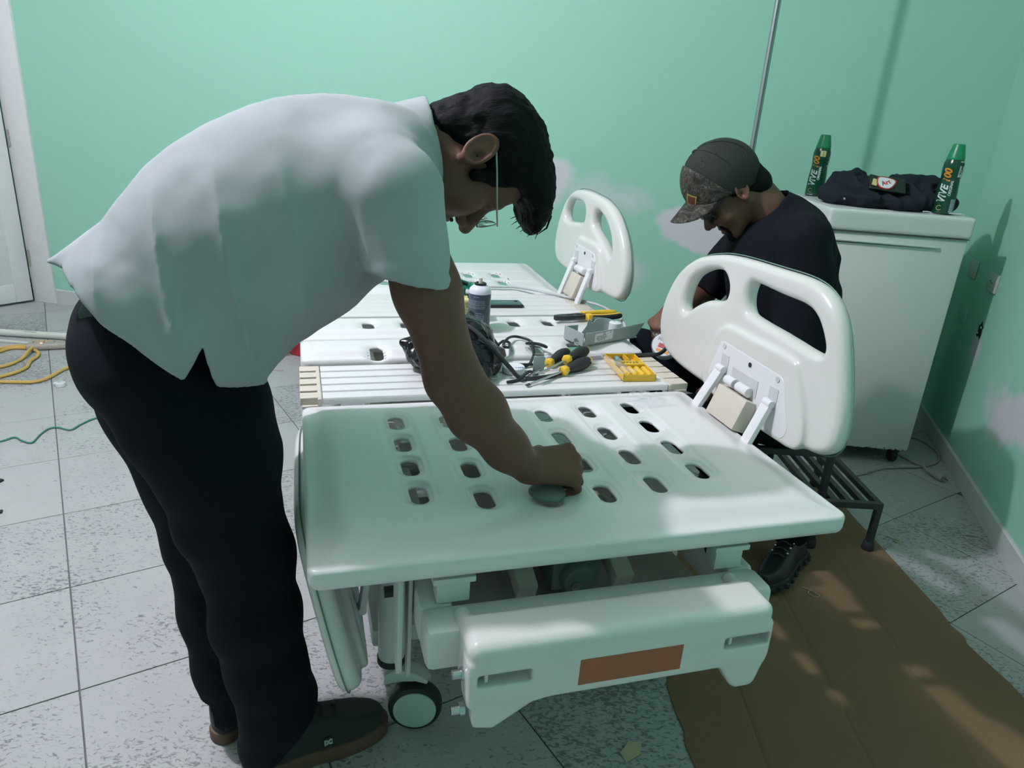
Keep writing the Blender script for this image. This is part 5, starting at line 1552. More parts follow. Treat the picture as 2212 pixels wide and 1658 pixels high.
MB().prism([(0.058, 0), (0.15, 0), (0.15, 0.055), (0.142, 0.060), (0.118, 0.060), (0.112, 0.050), (0.098, 0.048), (0.094, 0.060), (0.084, 0.062), (0.078, 0.040), (0.060, 0.022)], -0.078, -0.0755, R=Ry).build('inner_rib', 'grey_case', gc, bevel=0.0006, seg=1)
arc = [(0.105 + 0.062 * math.sin(a) + 0.028, 0.062 + 0.036 * math.cos(a)) for a in np.linspace(-0.2, 1.9, 14)]
vs = [(x, y, 0.002) for x, y in arc] + [(x, y, 0.060 - 0.012 * i / 13) for i, (x, y) in enumerate(arc)]
vs += [(x + 0.0018, y + 0.0018, z) for x, y, z in vs]
MB().add(vs, [f for i in range(13) for f in ((i, i + 1, 15 + i, 14 + i), (28 + i, 42 + i, 43 + i, 29 + i), (14 + i, 15 + i, 43 + i, 42 + i))]).build('curved_wall', 'grey_case', gc)
for rr in (0.034, 0.042, 0.050):
    MB().tube([(0.085 + rr * math.cos(a), 0.046 + 0.7 * rr * math.sin(a), 0.004) for a in np.linspace(0, 2 * math.pi, 28, endpoint=False)], 0.0015, 5, True).build('floor_ring', 'grey_case', gc)
MB().lathe([(0.022, 0.002), (0.022, 0.046), (0.019, 0.048), (0.001, 0.048)], (0.192, 0.052, 0), 28).build('white_boss', 'white_label', gc)
MB().prism([(0.052, 0.006), (0.135, 0.012), (0.135, 0.040), (0.052, 0.034)], 0.0, 0.0006, R=Ry).build('rating_label', 'white_label', gc)
for i, (t_, sz, x_, z_) in enumerate((('CE', 0.010, 0.093, 0.0325), ('TYPE TM2 24 V DC', 0.0052, 0.083, 0.0255), ('MAX. LOAD 6000 N', 0.0052, 0.083, 0.0195), ('IPX4  INT. 10%', 0.0052, 0.083, 0.0135), ('2', 0.010, 0.124, 0.035))):
    lay_text(gc, 'label_print', t_, sz, 'ink', Mx((x_, -0.0008, z_), math.pi / 2, -0.07))

# grey clip, tape roll
cl = thing('grey_clip', 'small grey metal angle bracket standing beside the screwdrivers', 'bracket', bw(0.622, 0.802, 0.7235), A_BED)
MB().box((0.022, 0.0, 0.023), (0.017, 0.0012, 0.023)).build('upright', 'grey_case', cl, bevel=0.001)
MB().prism([(-0.035, -0.012), (-0.028, -0.018), (0.036, -0.018), (0.036, 0.0), (0.005, 0.012), (-0.028, 0.012), (-0.035, 0.006)], 0, 0.0022).build('foot', 'cap_grey', cl, bevel=0.0006)
MB().tube([(-0.012 + 0.014 * math.cos(a), -0.003 + 0.007 * math.sin(a), 0.0035) for a in np.linspace(0, 2 * math.pi, 18, endpoint=False)], 0.0018, 5, True).build('slot_rim', 'cap_grey', cl)
tp = thing('tape_roll', 'small white tape roll with blue print beside the black bag', 'tape roll', bw(0.572, 0.808, 0.7235), A_BED)
MB().lathe([(0.016, 0), (0.030, 0), (0.032, 0.002), (0.032, 0.016), (0.030, 0.018), (0.016, 0.018)], n=32).build('roll', 'white_label', tp)
lay_text(tp, 'print', 'TAPE', 0.011, 'print_blue', Mx((0.012, -0.018, 0.0184)))

# screwdrivers
def screwdriver(label, tip, end, zt, ze, kind):
    a, b_ = np.array(bw(*tip, zt)), np.array(bw(*end, ze))
    L = np.linalg.norm(b_ - a); d = (b_ - a) / L
    t = thing('screwdriver', label, 'screwdriver', tuple(a))
    q = Vector(d).to_track_quat('X', 'Z'); t.rotation_mode = 'QUATERNION'; t.rotation_quaternion = q
    Rl = np.array([[0, 0, 1], [0, 1, 0], [-1, 0, 0]])
    h0 = L - 0.128
    MB().cyl((0.012, 0, 0), (h0, 0, 0), 0.0033, n=12).build('shaft', 'steel', t)
    MB().box((0.007, 0, 0), (0.008, 0.0048, 0.0012)).build('blade_tip', 'dark_steel', t, bevel=0.0005) if kind else MB().cyl((0, 0, 0), (0.013, 0, 0), 0.001, 0.0033, n=8).build('blade_tip', 'dark_steel', t)
    MB().lathe([(0.005, -0.002), (0.013, 0.0), (0.0155, 0.006), (0.0145, 0.013), (0.0115, 0.019), (0.011, 0.028)], (h0, 0, 0), 8, Rl).build('collar', 'yellow', t, bevel=0.001, ang=30)
    o = MB().lathe([(0.0108, 0.020), (0.0120, 0.030), (0.0165, 0.055), (0.0190, 0.078), (0.0178, 0.100), (0.0135, 0.118), (0.009, 0.121)], (h0, 0, 0), 16, Rl).build('grip', 'grip', t)
    MB().lathe([(0.0132, 0.1165), (0.0125, 0.122), (0.0100, 0.1275), (0.003, 0.128)], (h0, 0, 0), 16, Rl).build('end_cap', 'yellow', t)
    MB().cyl((h0 + 0.1275, 0, 0), (h0 + 0.1286, 0, 0), 0.0035, n=10).build('hang_hole', 'grip', t)
    return t
screwdriver('black and yellow screwdriver lying nearest the slotted foot panel', (0.575, 0.690), (0.812, 0.832), 0.728, 0.7425, True)
screwdriver('black and yellow screwdriver lying beside the grey bracket, tip behind it', (0.572, 0.727), (0.775, 0.920), 0.728, 0.7425, True)
screwdriver('black and yellow screwdriver lying between two others, mostly hidden', (0.600, 0.700), (0.822, 0.886), 0.752, 0.757, False)

# yellow bit box
bb = thing('bit_box', 'open yellow bit box stamped with lettering, torn clear film over it', 'tool box', bw(0.862, 0.704, 0.7235), A_BED - 0.0)
bb.rotation_euler = (0, 0, A_BED - 0.10)
W_, L_ = 0.096, 0.185
MB().box((W_ / 2 - 0.0, L_ / 2, 0.0012), (W_ / 2, L_ / 2, 0.0012)).build('tray_floor', 'yellow', bb)
for c_, h_ in (((W_ / 2, 0.0012, 0.010), (W_ / 2, 0.0012, 0.010)), ((W_ / 2, L_ - 0.0012, 0.010), (W_ / 2, 0.0012, 0.010)), ((0.0012, L_ / 2, 0.010), (0.0012, L_ / 2, 0.010)), ((W_ - 0.0012, L_ / 2, 0.010), (0.0012, L_ / 2, 0.010))):
    MB().box(c_, h_).build('tray_wall', 'yellow', bb, bevel=0.0006, seg=1)
MB().box((W_ / 2, 0.105, 0.0105), (W_ / 2 - 0.002, 0.017, 0.0095)).build('name_bar', 'yellow', bb, bevel=0.0015)
lay_text(bb, 'stamped_name', 'STANLEY', 0.018, 'ink', Mx((W_ / 2 - 0.006, 0.105, 0.0203), 0, 0, math.pi))
for i in range(4):
    MB().cyl((0.022 + 0.021 * i, 0.012, 0.0105), (0.022 + 0.021 * i, 0.078, 0.0105), 0.0078, n=14).build('bit_tube', 'yellow', bb, bevel=0.001)
    MB().cyl((0.022 + 0.021 * i, 0.0085, 0.0105), (0.022 + 0.021 * i, 0.013, 0.0105), 0.0045, n=10).build('bit_end', 'dark_steel', bb)
for i in range(3):
    MB().cyl((0.020 + 0.024 * i, 0.135, 0.009), (0.030 + 0.022 * i, 0.178, 0.009), 0.0042, n=10).build('driver_bit', ('steel', 'dark_steel', 'steel')[i], bb)
MB().box((W_ * 0.62, 0.158, 0.0105), (0.0012, 0.028, 0.0095)).build('tray_divider', 'yellow', bb)
MB().cyl((0.012, 0.085, 0.028), (0.012, 0.110, 0.028), 0.011, n=8).build('socket_bit', 'steel', bb, bevel=0.001)

def film_sheet(name, label, loc, w, l, seed, hgt, rz=0.0):
    """thin crumpled clear wrap, a real crumpled sheet"""
    n = 22
    vs = []
    r_ = np.random.default_rng(seed)
    P = np.stack(np.meshgrid(np.linspace(-1, 1, n), np.linspace(-1, 1, n), indexing='ij'), -1).reshape(-1, 2)
    Q = np.concatenate([P, np.full((len(P), 1), seed * 0.37)], 1).astype(np.float32)
    z = hgt * (0.25 + 0.55 * np.abs(vnoise(Q, 2.3, seed)) + 0.45 * np.abs(vnoise(Q, 5.5, seed + 1)) + 0.25 * np.abs(vnoise(Q, 11, seed + 2)))
    x = P[:, 0] * w + 0.012 * vnoise(Q, 3, seed + 3); y = P[:, 1] * l + 0.012 * vnoise(Q, 3, seed + 4)
    edge = np.maximum(np.abs(P[:, 0]), np.abs(P[:, 1])); z *= np.clip(1.25 - edge, 0.15, 1)
    V = np.stack([x, y, z], -1)
    fs = [(i * n + j, i * n + j + 1, (i + 1) * n + j + 1, (i + 1) * n + j) for i in range(n - 1) for j in range(n - 1)]
    o = MB().add(V, fs).build(name, 'film', None, ang=25)
    o.location = loc; o.rotation_euler = (0, 0, rz)
    return tag(o, label, 'plastic film')
film_sheet('clear_film', 'crumpled clear film torn open across the yellow bit box', bw(0.845, 0.795, 0.7455), 0.035, 0.10, 4, 0.022, A_BED + 0.3)
film_sheet('clear_film', 'crumpled scrap of clear film lying by a slot of the foot panel', bw(0.865, 0.570, 0.7215), 0.055, 0.045, 9, 0.022, A_BED)

def cable(name, label, cat, pts, r, m, n=8, group=None, root=None):
    o = MB().tube(spline(pts, 8), r, n).build(name, m)
    return tag(o, label, cat, group)
B_ = lambda u, v, z: bw(u, v, z)
gcable = thing('grey_cable', 'pale grey cable crossing the bed towards the far right edge', 'cable', (0, 0, 0))
MB().tube(spline([B_(0.63, 1.675, 0.7485), B_(0.70, 1.690, 0.7545), B_(0.76, 1.690, 0.755), B_(0.845, 1.680, 0.755), B_(0.97, 1.585, 0.750), B_(1.04, 1.49, 0.750), B_(1.088, 1.40, 0.750), B_(1.096, 1.26, 0.745), B_(1.075, 1.16, 0.735), B_(1.060, 1.08, 0.68), B_(1.055, 1.04, 0.58)], 8), 0.0052, 8).build('sheath', 'grey_cable', gcable)
MB().cyl(B_(0.600, 1.655, 0.752), B_(0.635, 1.678, 0.7535), 0.009, 0.007, n=14).build('plug_body', 'grey_cable', gcable)
for k_ in range(2):
    MB().tube(spline([B_(0.602, 1.658, 0.754), B_(0.592, 1.675 + 0.01 * k_, 0.766), B_(0.605 + 0.01 * k_, 1.69, 0.770), B_(0.612, 1.70, 0.757)], 5), 0.0018, 5).build('wire_end', ('print_blue', 'black_cable')[k_], gcable)
cable('black_cable', 'thick black cable from the black bag to the tape spool in the lap', 'cable',
      [B_(0.40, 0.90, 0.850), B_(0.445, 0.845, 0.848), B_(0.490, 0.785, 0.815), B_(0.540, 0.750, 0.762), B_(0.575, 0.742, 0.730), B_(0.640, 0.745, 0.7285), B_(0.70, 0.772, 0.7285), B_(0.76, 0.835, 0.7285), B_(0.82, 0.882, 0.7285), B_(0.93, 0.902, 0.7285), B_(1.03, 0.908, 0.7285), B_(1.08, 0.912, 0.730), B_(1.16, 0.985, 0.735), B_(1.20, 1.00, 0.70), B_(1.21, 1.02, 0.66)], 0.0062, 'black_cable')
kn = cable('looped_cable', 'thin knotted black cord looping out of the black bag', 'cord',
      [B_(0.495, 1.02, 0.80), B_(0.535, 0.99, 0.79), B_(0.560, 0.945, 0.762), B_(0.568, 0.955, 0.759), B_(0.59, 0.985, 0.758), B_(0.603, 0.965, 0.7575), B_(0.588, 0.925, 0.7575), B_(0.572, 0.925, 0.764), B_(0.60, 0.975, 0.769), B_(0.635, 1.015, 0.762), B_(0.668, 1.00, 0.7575), B_(0.676, 0.958, 0.7575), B_(0.664, 0.940, 0.765), B_(0.655, 0.958, 0.7575), B_(0.692, 0.950, 0.7575), B_(0.705, 0.920, 0.757), B_(0.668, 0.935, 0.7645), B_(0.660, 0.900, 0.745), B_(0.632, 0.850, 0.730), B_(0.605, 0.840, 0.7275), B_(0.58, 0.848, 0.7275), B_(0.565, 0.87, 0.728), B_(0.60, 0.835, 0.735), B_(0.645, 0.845, 0.729), B_(0.625, 0.790, 0.7275), B_(0.600, 0.755, 0.742), B_(0.565, 0.735, 0.728), B_(0.53, 0.72, 0.7275)], 0.0042, 'black_cable')

# tape spool and small metal part in the sitting man's lap and hand
sp = thing('tape_spool', 'round tape spool with a red and white label resting on the sitting man\'s lap', 'spool', (0.512, 2.352, 0.694), rot=(math.radians(52), 0, math.radians(-22)))
MB().lathe([(0.030, -0.014), (0.044, -0.014), (0.046, -0.012), (0.046, 0.012), (0.044, 0.014), (0.030, 0.014)], n=36).build('flange', 'film', sp)
MB().lathe([(0.001, 0.0142), (0.042, 0.0142), (0.042, 0.0150), (0.001, 0.0150)], n=36).build('paper_label', 'white_label', sp)
MB().box((0.008, -0.010, 0.0154), (0.028, 0.008, 0.0004), rotz(-0.2)).build('label_band', 'print_red', sp)
MB().box((-0.002, -0.026, 0.0154), (0.022, 0.005, 0.0004), rotz(-0.2)).build('label_band', 'print_orange', sp)
lay_text(sp, 'label_print', 'SOLDER', 0.015, 'ink', Mx((0, 0.014, 0.0154), 0, 0, -0.2))
mp = thing('metal_fitting', 'small silver threaded fitting with a flat washer, held at the far hand', 'fitting', (0.500, 2.385, 0.742), rot=(0.5, 0.35, 0.4))
MB().cyl((0, 0, -0.030), (0, 0, -0.026), 0.016, n=20).build('washer', 'steel', mp, bevel=0.0008)
MB().tube([(0.006 * math.cos(a), 0.006 * math.sin(a), -0.026 + 0.0045 * a / math.pi) for a in np.linspace(0, 6 * math.pi, 60)], 0.0014, 5).build('thread', 'steel', mp)
MB().cyl((0, 0, -0.026), (0, 0, 0.004), 0.0042, n=12).build('pin', 'steel', mp)

# ------------------------------------------------------------------ stool, cabinet, pole
st = thing('step_stool', 'black steel two tier step stool with barred treads, behind the bed', 'stool', (1.335, 2.262, 0.0045), math.radians(2))
LN = 0.50
def tread(x0, x1, z, nb, nm):
    for a, b_ in (((x0, 0.011), (x1, 0.011)), ((x0, LN - 0.011), (x1, LN - 0.011))):
        MB().box(((x0 + x1) / 2, a[1], z - 0.012), ((x1 - x0) / 2, 0.011, 0.012)).build('end_bar', 'stool', st, bevel=0.0015, seg=1)
    for i in range(nb):
        x = x0 + 0.011 + (x1 - x0 - 0.022) * i / (nb - 1)
        MB().box((x, LN / 2, z - 0.0115), (0.011, LN / 2 - 0.022, 0.011)).build('tread_bar', 'stool', st, bevel=0.0015, seg=1)
tread(-0.225, 0.012, 0.192, 5, 'lower'); tread(-0.49, -0.203, 0.385, 5, 'upper')
for x, z in ((0.001, 0.170), (-0.214, 0.363), (-0.479, 0.363)):
    for y in (0.011, LN - 0.011):
        MB().box((x, y, z / 2 + 0.012), (0.011, 0.011, z / 2 - 0.011)).build('leg', 'stool', st, bevel=0.0015, seg=1)
        MB().lathe([(0.021, 0.0), (0.022, 0.004), (0.019, 0.030), (0.0165, 0.034), (0.005, 0.034)], (x, y, 0), 18).build('rubber_foot', 'tyre', st)
for y in (0.011, LN - 0.011):
    MB().box((-0.347, y, 0.12), (0.122, 0.009, 0.009)).build('brace', 'stool', st, bevel=0.0015, seg=1)

cb = thing('cabinet', 'white enamel cabinet on castors with a rusty bottom edge, in the corner', 'cabinet', (1.548, 3.030, 0), -0.035)
CW, CD = 0.292, 0.60
MB().box((0, CD / 2, 0.555), (CW - 0.004, CD / 2 - 0.004, 0.485)).build('carcass', 'enamel', cb, bevel=0.008)
sdf_obj('top_lid', [(rbox((0, CD / 2, 1.084), (CW + 0.004, CD / 2 + 0.008, 0.044), 0.014), 0.001, '+')], (-0.33, -0.04, 1.02), (0.33, 0.66, 1.15), 0.006, 'enamel_plain', cb)
MB().box((0, CD / 2 + 0.02, 1.1285), (CW - 0.030, CD / 2 - 0.045, 0.0008)).build('lid_inset', 'cap_grey', cb)
MB().box((0, 0.001, 1.0385), (CW - 0.003, 0.0046, 0.0016)).build('lid_gap', 'groove_and_shade', cb)
MB().tube([(-CW + 0.03, -0.004, 1.003), (CW - 0.125, -0.004, 0.999), (CW - 0.112, 0.004, 0.999)], 0.0045, 8).build('pull_rail', 'enamel_plain', cb)
MB().box((-0.05, 0.0042, 0.9955), (CW - 0.075, 0.0006, 0.0030)).build('painted_pull_shadow', 'groove_and_shade', cb)  # flat dark strip, shade under the pull rail put in as colour
for x in (-CW + 0.05, CW - 0.045):
    for y in (0.05, CD - 0.05):
        MB().cyl((x - 0.014, y, 0.030), (x + 0.014, y, 0.030), 0.030, n=22).build('castor', 'tyre', cb, bevel=0.004)
        MB().box((x, y, 0.062), (0.020, 0.020, 0.010)).build('castor_plate', 'dark_steel', cb)
def cab(x, y, z=1.1295):
    p = Matrix.Translation((1.548, 3.030, 0)) @ Matrix.Rotation(-0.035, 4, 'Z') @ Vector((x, y, z))
    return (p.x, p.y, p.z)
ty = [(x, y, z) for x, y, z in ((1.50, 3.10, 0.004),)]
# garment bundle
ga = thing('jacket', 'dark jacket bundled on top of the white cabinet between the bottles', 'jacket', cab(-0.005, 0.205), -0.035)
pr = [(ell((-0.04, 0.02, 0.035), (0.19, 0.12, 0.050)), 0.02, '+'), (ell((0.11, 0.02, 0.055), (0.125, 0.10, 0.070)), 0.03, '+'), (ell((-0.11, 0.05, 0.060), (0.075, 0.07, 0.050)), 0.03, '+'), (cone((-0.150, 0.06, 0.075), (-0.060, 0.09, 0.100), 0.036, 0.020), 0.02, '+'), (cone((-0.115, 0.03, 0.098), (-0.080, 0.10, 0.112), 0.020, 0.010), 0.008, '+'), (cone((-0.175, -0.02, 0.035), (-0.10, -0.085, 0.025), 0.040, 0.030), 0.02, '+'), (cone((-0.10, -0.100, 0.025), (0.06, -0.115, 0.020), 0.026, 0.020), 0.012, '+'), (cone((0.06, -0.09, 0.03), (0.20, -0.07, 0.03), 0.030, 0.028), 0.02, '+'), (cone((0.22, 0.05, 0.045), (0.255, 0.10, 0.05), 0.030, 0.014), 0.02, '+'),
      (cone((-0.13, -0.06, 0.066), (0.04, -0.10, 0.040), 0.004), 0.012, '-'), (cone((0.02, -0.06, 0.085), (0.12, -0.13, 0.02), 0.004), 0.012, '-'), (half((0, 0, 0.0), (0, 0, -1)), 0.004, '&')]
pr = [(xf(f_, np.eye(3), (0, 0, 0), 1.16), k_, o_) for f_, k_, o_ in pr]
sdf_obj('cloth', pr, (-0.30, -0.20, -0.01), (0.34, 0.20, 0.20), 0.0045, 'garment', ga, lambda P: 0.024 * np.abs(vnoise(P @ A_(rotz(0.5)) * A_((1.7, 0.8, 1.2)), 11, 3)) + 0.008 * np.abs(vnoise(P @ A_(rotz(-0.7)) * A_((1.6, 0.7, 1.2)), 24, 6)) - 0.012, 0.035)
MB().sphere((-0.205, -0.105, 0.030), 0.005, 8, (1, 0.6, 1)).build('snap_button', 'steel', ga)
for x in (0.10, 0.20, 0.235):
    MB().tube(spline([(x, -0.160, 0.006), (x + 0.015, -0.167, 0.008), (x + 0.035, -0.163, 0.005)], 4), 0.0022, 5).build('drawcord_end', 'white_label', ga)
wr = thing('snack_packet', 'small black foil packet with a red and white shield emblem, lying on the jacket', 'packet', cab(-0.045, 0.110, 1.228), rot=(0.88, 0.08, -0.12))
sdf_obj('foil', [(rbox((0, 0, 0), (0.075, 0.036, 0.007), 0.005), 0.001, '+')], (-0.09, -0.05, -0.02), (0.09, 0.05, 0.02), 0.003, 'wrapper', wr, lambda P: 0.003 * np.abs(vnoise(P, 50, 3)) + 0.002 * vnoise(P, 25, 2))
shp = spline([(-0.046, 0.016), (-0.034, 0.028), (0.008, 0.027), (0.034, 0.015), (0.014, -0.022), (-0.010, -0.031), (-0.034, -0.026), (-0.046, -0.008)], 3, True)
MB().prism([tuple(p) for p in shp], 0.006, 0.0098).build('emblem_border', 'print_red', wr)
MB().prism([tuple(p * 0.86 + np.array((-0.0015, 0))) for p in shp], 0.006, 0.0104).build('emblem_field', 'print_white', wr)
lay_text(wr, 'emblem_letters', 'Art', 0.028, 'print_red', Mx((-0.010, 0.000, 0.0106), 0, 0, 0.5), bold=0.0008)
MB().box((-0.054, -0.004, 0.0078), (0.010, 0.016, 0.0012), rotz(-0.2)).build('corner_flash', 'print_yellow', wr)

# bottles
def rb(z):
    zs = [0, 0.004, 0.05, 0.095, 0.14, 0.175, 0.20, 0.2155]; rs = [0.038, 0.041, 0.0405, 0.039, 0.035, 0.0385, 0.038, 0.033]
    return float(np.interp(z, zs, rs))
def bottle(label, loc, front, tag_):
    t = thing('drink_bottle', label, 'bottle', loc, 0.0, 'green drink bottles on the cabinet')
    zz = [0.0, 0.002, 0.005] + list(np.linspace(0.02, 0.205, 20)) + [0.212, 0.2155]
    MB().lathe([(0.034, 0.0)] + [(rb(z), z) for z in zz[1:]] + [(0.031, 0.2165)], n=36).build('bottle_body', 'bottle_green', t)
    MB().lathe([(0.0330, 0.2160), (0.0338, 0.218), (0.0332, 0.224), (0.0225, 0.272), (0.0210, 0.2755), (0.018, 0.277)], n=32).build('screw_cap', 'cap_green', t)
    a = front
    wrap_text(t, 'brand_word', 'VIVE', 0.036, 'print_white', 0.034, 0.080, a, 0.25, 0.0012, True, rb)
    wrap_text(t, 'brand_number', '100', 0.036, 'print_orange', 0.033, 0.152, a, 0.25, 0.0012, True, rb)
    wrap_text(t, 'brand_line', 'ORIGINAL', 0.0135, 'print_white', 0.034, 0.105, a + 0.62, 0.25, 0.0003, True, rb)
    wrap_text(t, 'brand_word', 'VIVE', 0.036, 'print_white', 0.034, 0.080, a + math.pi, 0.25, 0.0012, True, rb)
    wrap_text(t, 'brand_number', '100', 0.036, 'print_yellow', 0.033, 0.152, a + math.pi * 0.62, 0.25, 0.0012, True, rb)
    MB().tube([((rb(0.026 + 0.009 * math.sin(q)) + 0.0006) * math.cos(a + 0.26 * math.cos(q)), (rb(0.026) + 0.0006) * math.sin(a + 0.26 * math.cos(q)), 0.026 + 0.009 * math.sin(q)) for q in np.linspace(0.9, 5.6, 16)], 0.0012, 5).build('round_mark', 'print_yellow', t)
    def pan(a0, a1, z0, z1, m_, nm):
        n = 6; vs = []
        for i in range(n):
            for j in range(4):
                z = z0 + (z1 - z0) * j / 3; q = a0 + (a1 - a0) * i / (n - 1)
                vs.append(((rb(z) + 0.0005) * math.cos(q), (rb(z) + 0.0005) * math.sin(q), z))
        MB().add(vs, [(i * 4 + j, i * 4 + j + 1, i * 4 + j + 5, i * 4 + j + 4) for i in range(n - 1) for j in range(3)]).build(nm, m_, t)
    if tag_:
        pan(a + 1.0, a + 1.62, 0.150, 0.212, 'print_white', 'side_label')
        wrap_text(t, 'side_label_print', 'TOMA', 0.016, 'ink', 0.033, 0.182, a + 1.31, 0, 0.0006, True, rb, 0.0009)
        pan(a + 0.92, a + 1.50, 0.010, 0.062, 'print_pale', 'fact_panel')
        for i in range(6):
            wrap_text(t, 'fact_line', 'ENERGIA 200', 0.0065, 'ink', 0.0355, 0.017 + 0.0078 * i, a + 1.21, 0, 0, False, rb, 0.0009)
    else:
        pan(a + 0.30, a + 0.95, 0.180, 0.206, 'print_yellow', 'neck_label')
        for i in range(4):
            wrap_text(t, 'neck_print', 'IIII', 0.006, 'ink', 0.0325, 0.184 + 0.006 * i, a + 0.62, 0, 0, False, rb, 0.0009)
        pan(a - 0.35, a + 0.35, 0.006, 0.010, 'print_pale', 'base_band')
    return t
bottle('dark green drink bottle, the one at the back left of the cabinet', cab(-0.190, 0.535), -2.42, False)
bottle('dark green drink bottle, the one at the front right of the cabinet', cab(0.188, 0.080), -2.42, True)

po = thing('metal_pole', 'thin grey metal pole standing upright behind the sitting man', 'pole', (0.966, 3.294, 0))
MB().cyl((0, 0, 0.03), (0, 0, 2.55), 0.0125, n=18).build('shaft', 'alu', po)
MB().box((0.0, -0.0125, 1.3), (0.0018, 0.0008, 1.2), rotz(0.25)).build('shaft_groove', 'groove_and_shade', po)
MB().lathe([(0.0, 0.0), (0.13, 0.0), (0.135, 0.006), (0.12, 0.018), (0.03, 0.032), (0.018, 0.05)], n=32).build('round_base', 'alu', po)

# ------------------------------------------------------------------ things on the floor
def sheet_card():
    left = [(0.484, 1.02), (0.478, 1.12), (0.492, 1.26), (0.480, 1.33), (0.486, 1.37), (0.476, 1.43), (0.470, 1.52), (0.480, 1.565), (0.474, 1.62), (0.470, 1.80), (0.474, 2.2), (0.47, 2.75)]
    right = [(1.465, 1.02), (1.458, 1.40), (1.455, 1.57), (1.452, 1.62), (1.437, 1.69), (1.430, 1.72), (1.420, 1.78), (1.428, 1.80), (1.428, 1.825), (1.417, 1.86), (1.422, 1.94), (1.410, 2.10), (1.402, 2.24), (1.384, 2.50), (1.375, 2.75)]
    ys = sorted(set([round(y, 4) for _, y in left] + [round(y, 4) for _, y in right] + list(np.round(np.linspace(1.02, 2.75, 46), 4))))
    creases = [0.665, 0.925, 1.19]
    fx = np.linspace(0, 1, 60)
    vs = []
    for y in ys:
        xl = np.interp(y, [p[1] for p in left], [p[0] for p in left]); xr = np.interp(y, [p[1] for p in right], [p[0] for p in right])
        base = list(np.linspace(xl, xr, 40))
        for c in creases: base += [c - 0.005, c, c + 0.005]
        base = sorted(base)
        for x in base:
            z = 0.0042
            for c in creases:
                if abs(x - c) < 0.003: z -= 0.0022
            z += 0.0006 * float(math.sin(x * 23 + y * 7))
            vs.append((x, y, z))
    n = len(base); m_ = len(ys)
    top = len(vs)
    vs += [(x, y, 0.0004) for x, y, z in vs]
    fs = []
    for i in range(m_ - 1):
        for j in range(n - 1):
            a = i * n + j
            fs.append((a, a + 1, a + n + 1, a + n)); fs.append((top + a, top + a + n, top + a + n + 1, top + a + 1))
    for i in range(m_ - 1):
        for a in (i * n, i * n + n - 1): fs.append((a, a + n, top + a + n, top + a))
    for j in range(n - 1):
        for a in (j, (m_ - 1) * n + j): fs.append((a, a + 1, top + a + 1, top + a))
    return MB().add(vs, fs)
tag(sheet_card().build('cardboard_sheet', 'cardboard', ang=30), 'flattened brown cardboard sheet with ragged edges on the floor right of the bed', 'cardboard')
G = lambda pts, z: [(x, y, z) for x, y in pts]
yc = thing('extension_cord', 'amber extension cord lying in loops on the floor by the door', 'cord', (0, 0, 0))
MB().tube(spline(G([(-2.79, 3.60), (-2.77, 3.70), (-2.69, 3.72), (-2.64, 3.70), (-2.59, 3.66), (-2.56, 3.60), (-2.55, 3.53), (-2.51, 3.44), (-2.51, 3.37), (-2.53, 3.31), (-2.56, 3.25), (-2.53, 3.225), (-2.43, 3.235), (-2.36, 3.25), (-2.33, 3.28), (-2.32, 3.34), (-2.32, 3.45), (-2.28, 3.58)], 0.0095), 8), 0.0085, 8).build('cord_run', 'yellow_cord', yc)
MB().tube(spline([(-2.86, 3.60, 0.0095), (-2.79, 3.725, 0.0095), (-2.71, 3.75, 0.0095), (-2.66, 3.72, 0.020), (-2.62, 3.62, 0.026), (-2.61, 3.55, 0.0095), (-2.61, 3.47, 0.0095), (-2.63, 3.42, 0.0095), (-2.68, 3.38, 0.0095), (-2.80, 3.34, 0.0095)], 8), 0.0085, 8).build('cord_run', 'yellow_cord', yc)
MB().tube(spline([(-2.69, 3.72, 0.028), (-2.705, 3.79, 0.020), (-2.70, 3.83, 0.0095), (-2.65, 3.85, 0.0095), (-2.60, 3.85, 0.0095)], 8), 0.0085, 8).build('cord_run', 'yellow_cord', yc)
ps = thing('power_strip', 'worn grey power strip with a glowing orange neon on the floor', 'power strip', (-2.595, 3.765, 0.001), 0.42)
sdf_obj('strip_body', [(rbox((0, 0, 0.018), (0.11, 0.036, 0.018), 0.014), 0.001, '+')], (-0.13, -0.05, -0.01), (0.13, 0.05, 0.05), 0.0045, 'strip_grey', ps)
MB().sphere((-0.035, -0.012, 0.036), 0.007, 8, (1, 1, 0.5)).build('neon_lamp', 'neon', ps)
for i in range(4):
    for dy in (-0.009, 0.009):
        MB().cyl((-0.075 + 0.05 * i, 0.012 + dy, 0.0352), (-0.075 + 0.05 * i, 0.012 + dy, 0.0364), 0.004, n=10).build('socket_hole', 'hole', ps)
pp_ = thing('conduit_pipe', 'pale plastic conduit pipe lying on the floor behind the standing person', 'pipe', (0, 0, 0))
MB().cyl((-3.45, 3.905, 0.021), (-1.75, 3.955, 0.021), 0.020, n=20).build('tube', 'pipe', pp_)
MB().cyl((-3.452, 3.905, 0.021), (-3.448, 3.905, 0.021), 0.014, n=20).build('bore', 'hole', pp_)
MB().box((-2.80, 3.915, 0.0405), (0.035, 0.004, 0.0006)).build('printed_mark', 'cap_grey', pp_)
sp_ = thing('plastic_strip', 'flat pale plastic trim strip lying in front of the conduit pipe', 'strip', (0, 0, 0))
MB().box((-2.95, 3.822, 0.006), (0.30, 0.011, 0.005), rotz(-0.05)).build('strip_body', 'pipe', sp_, bevel=0.001)
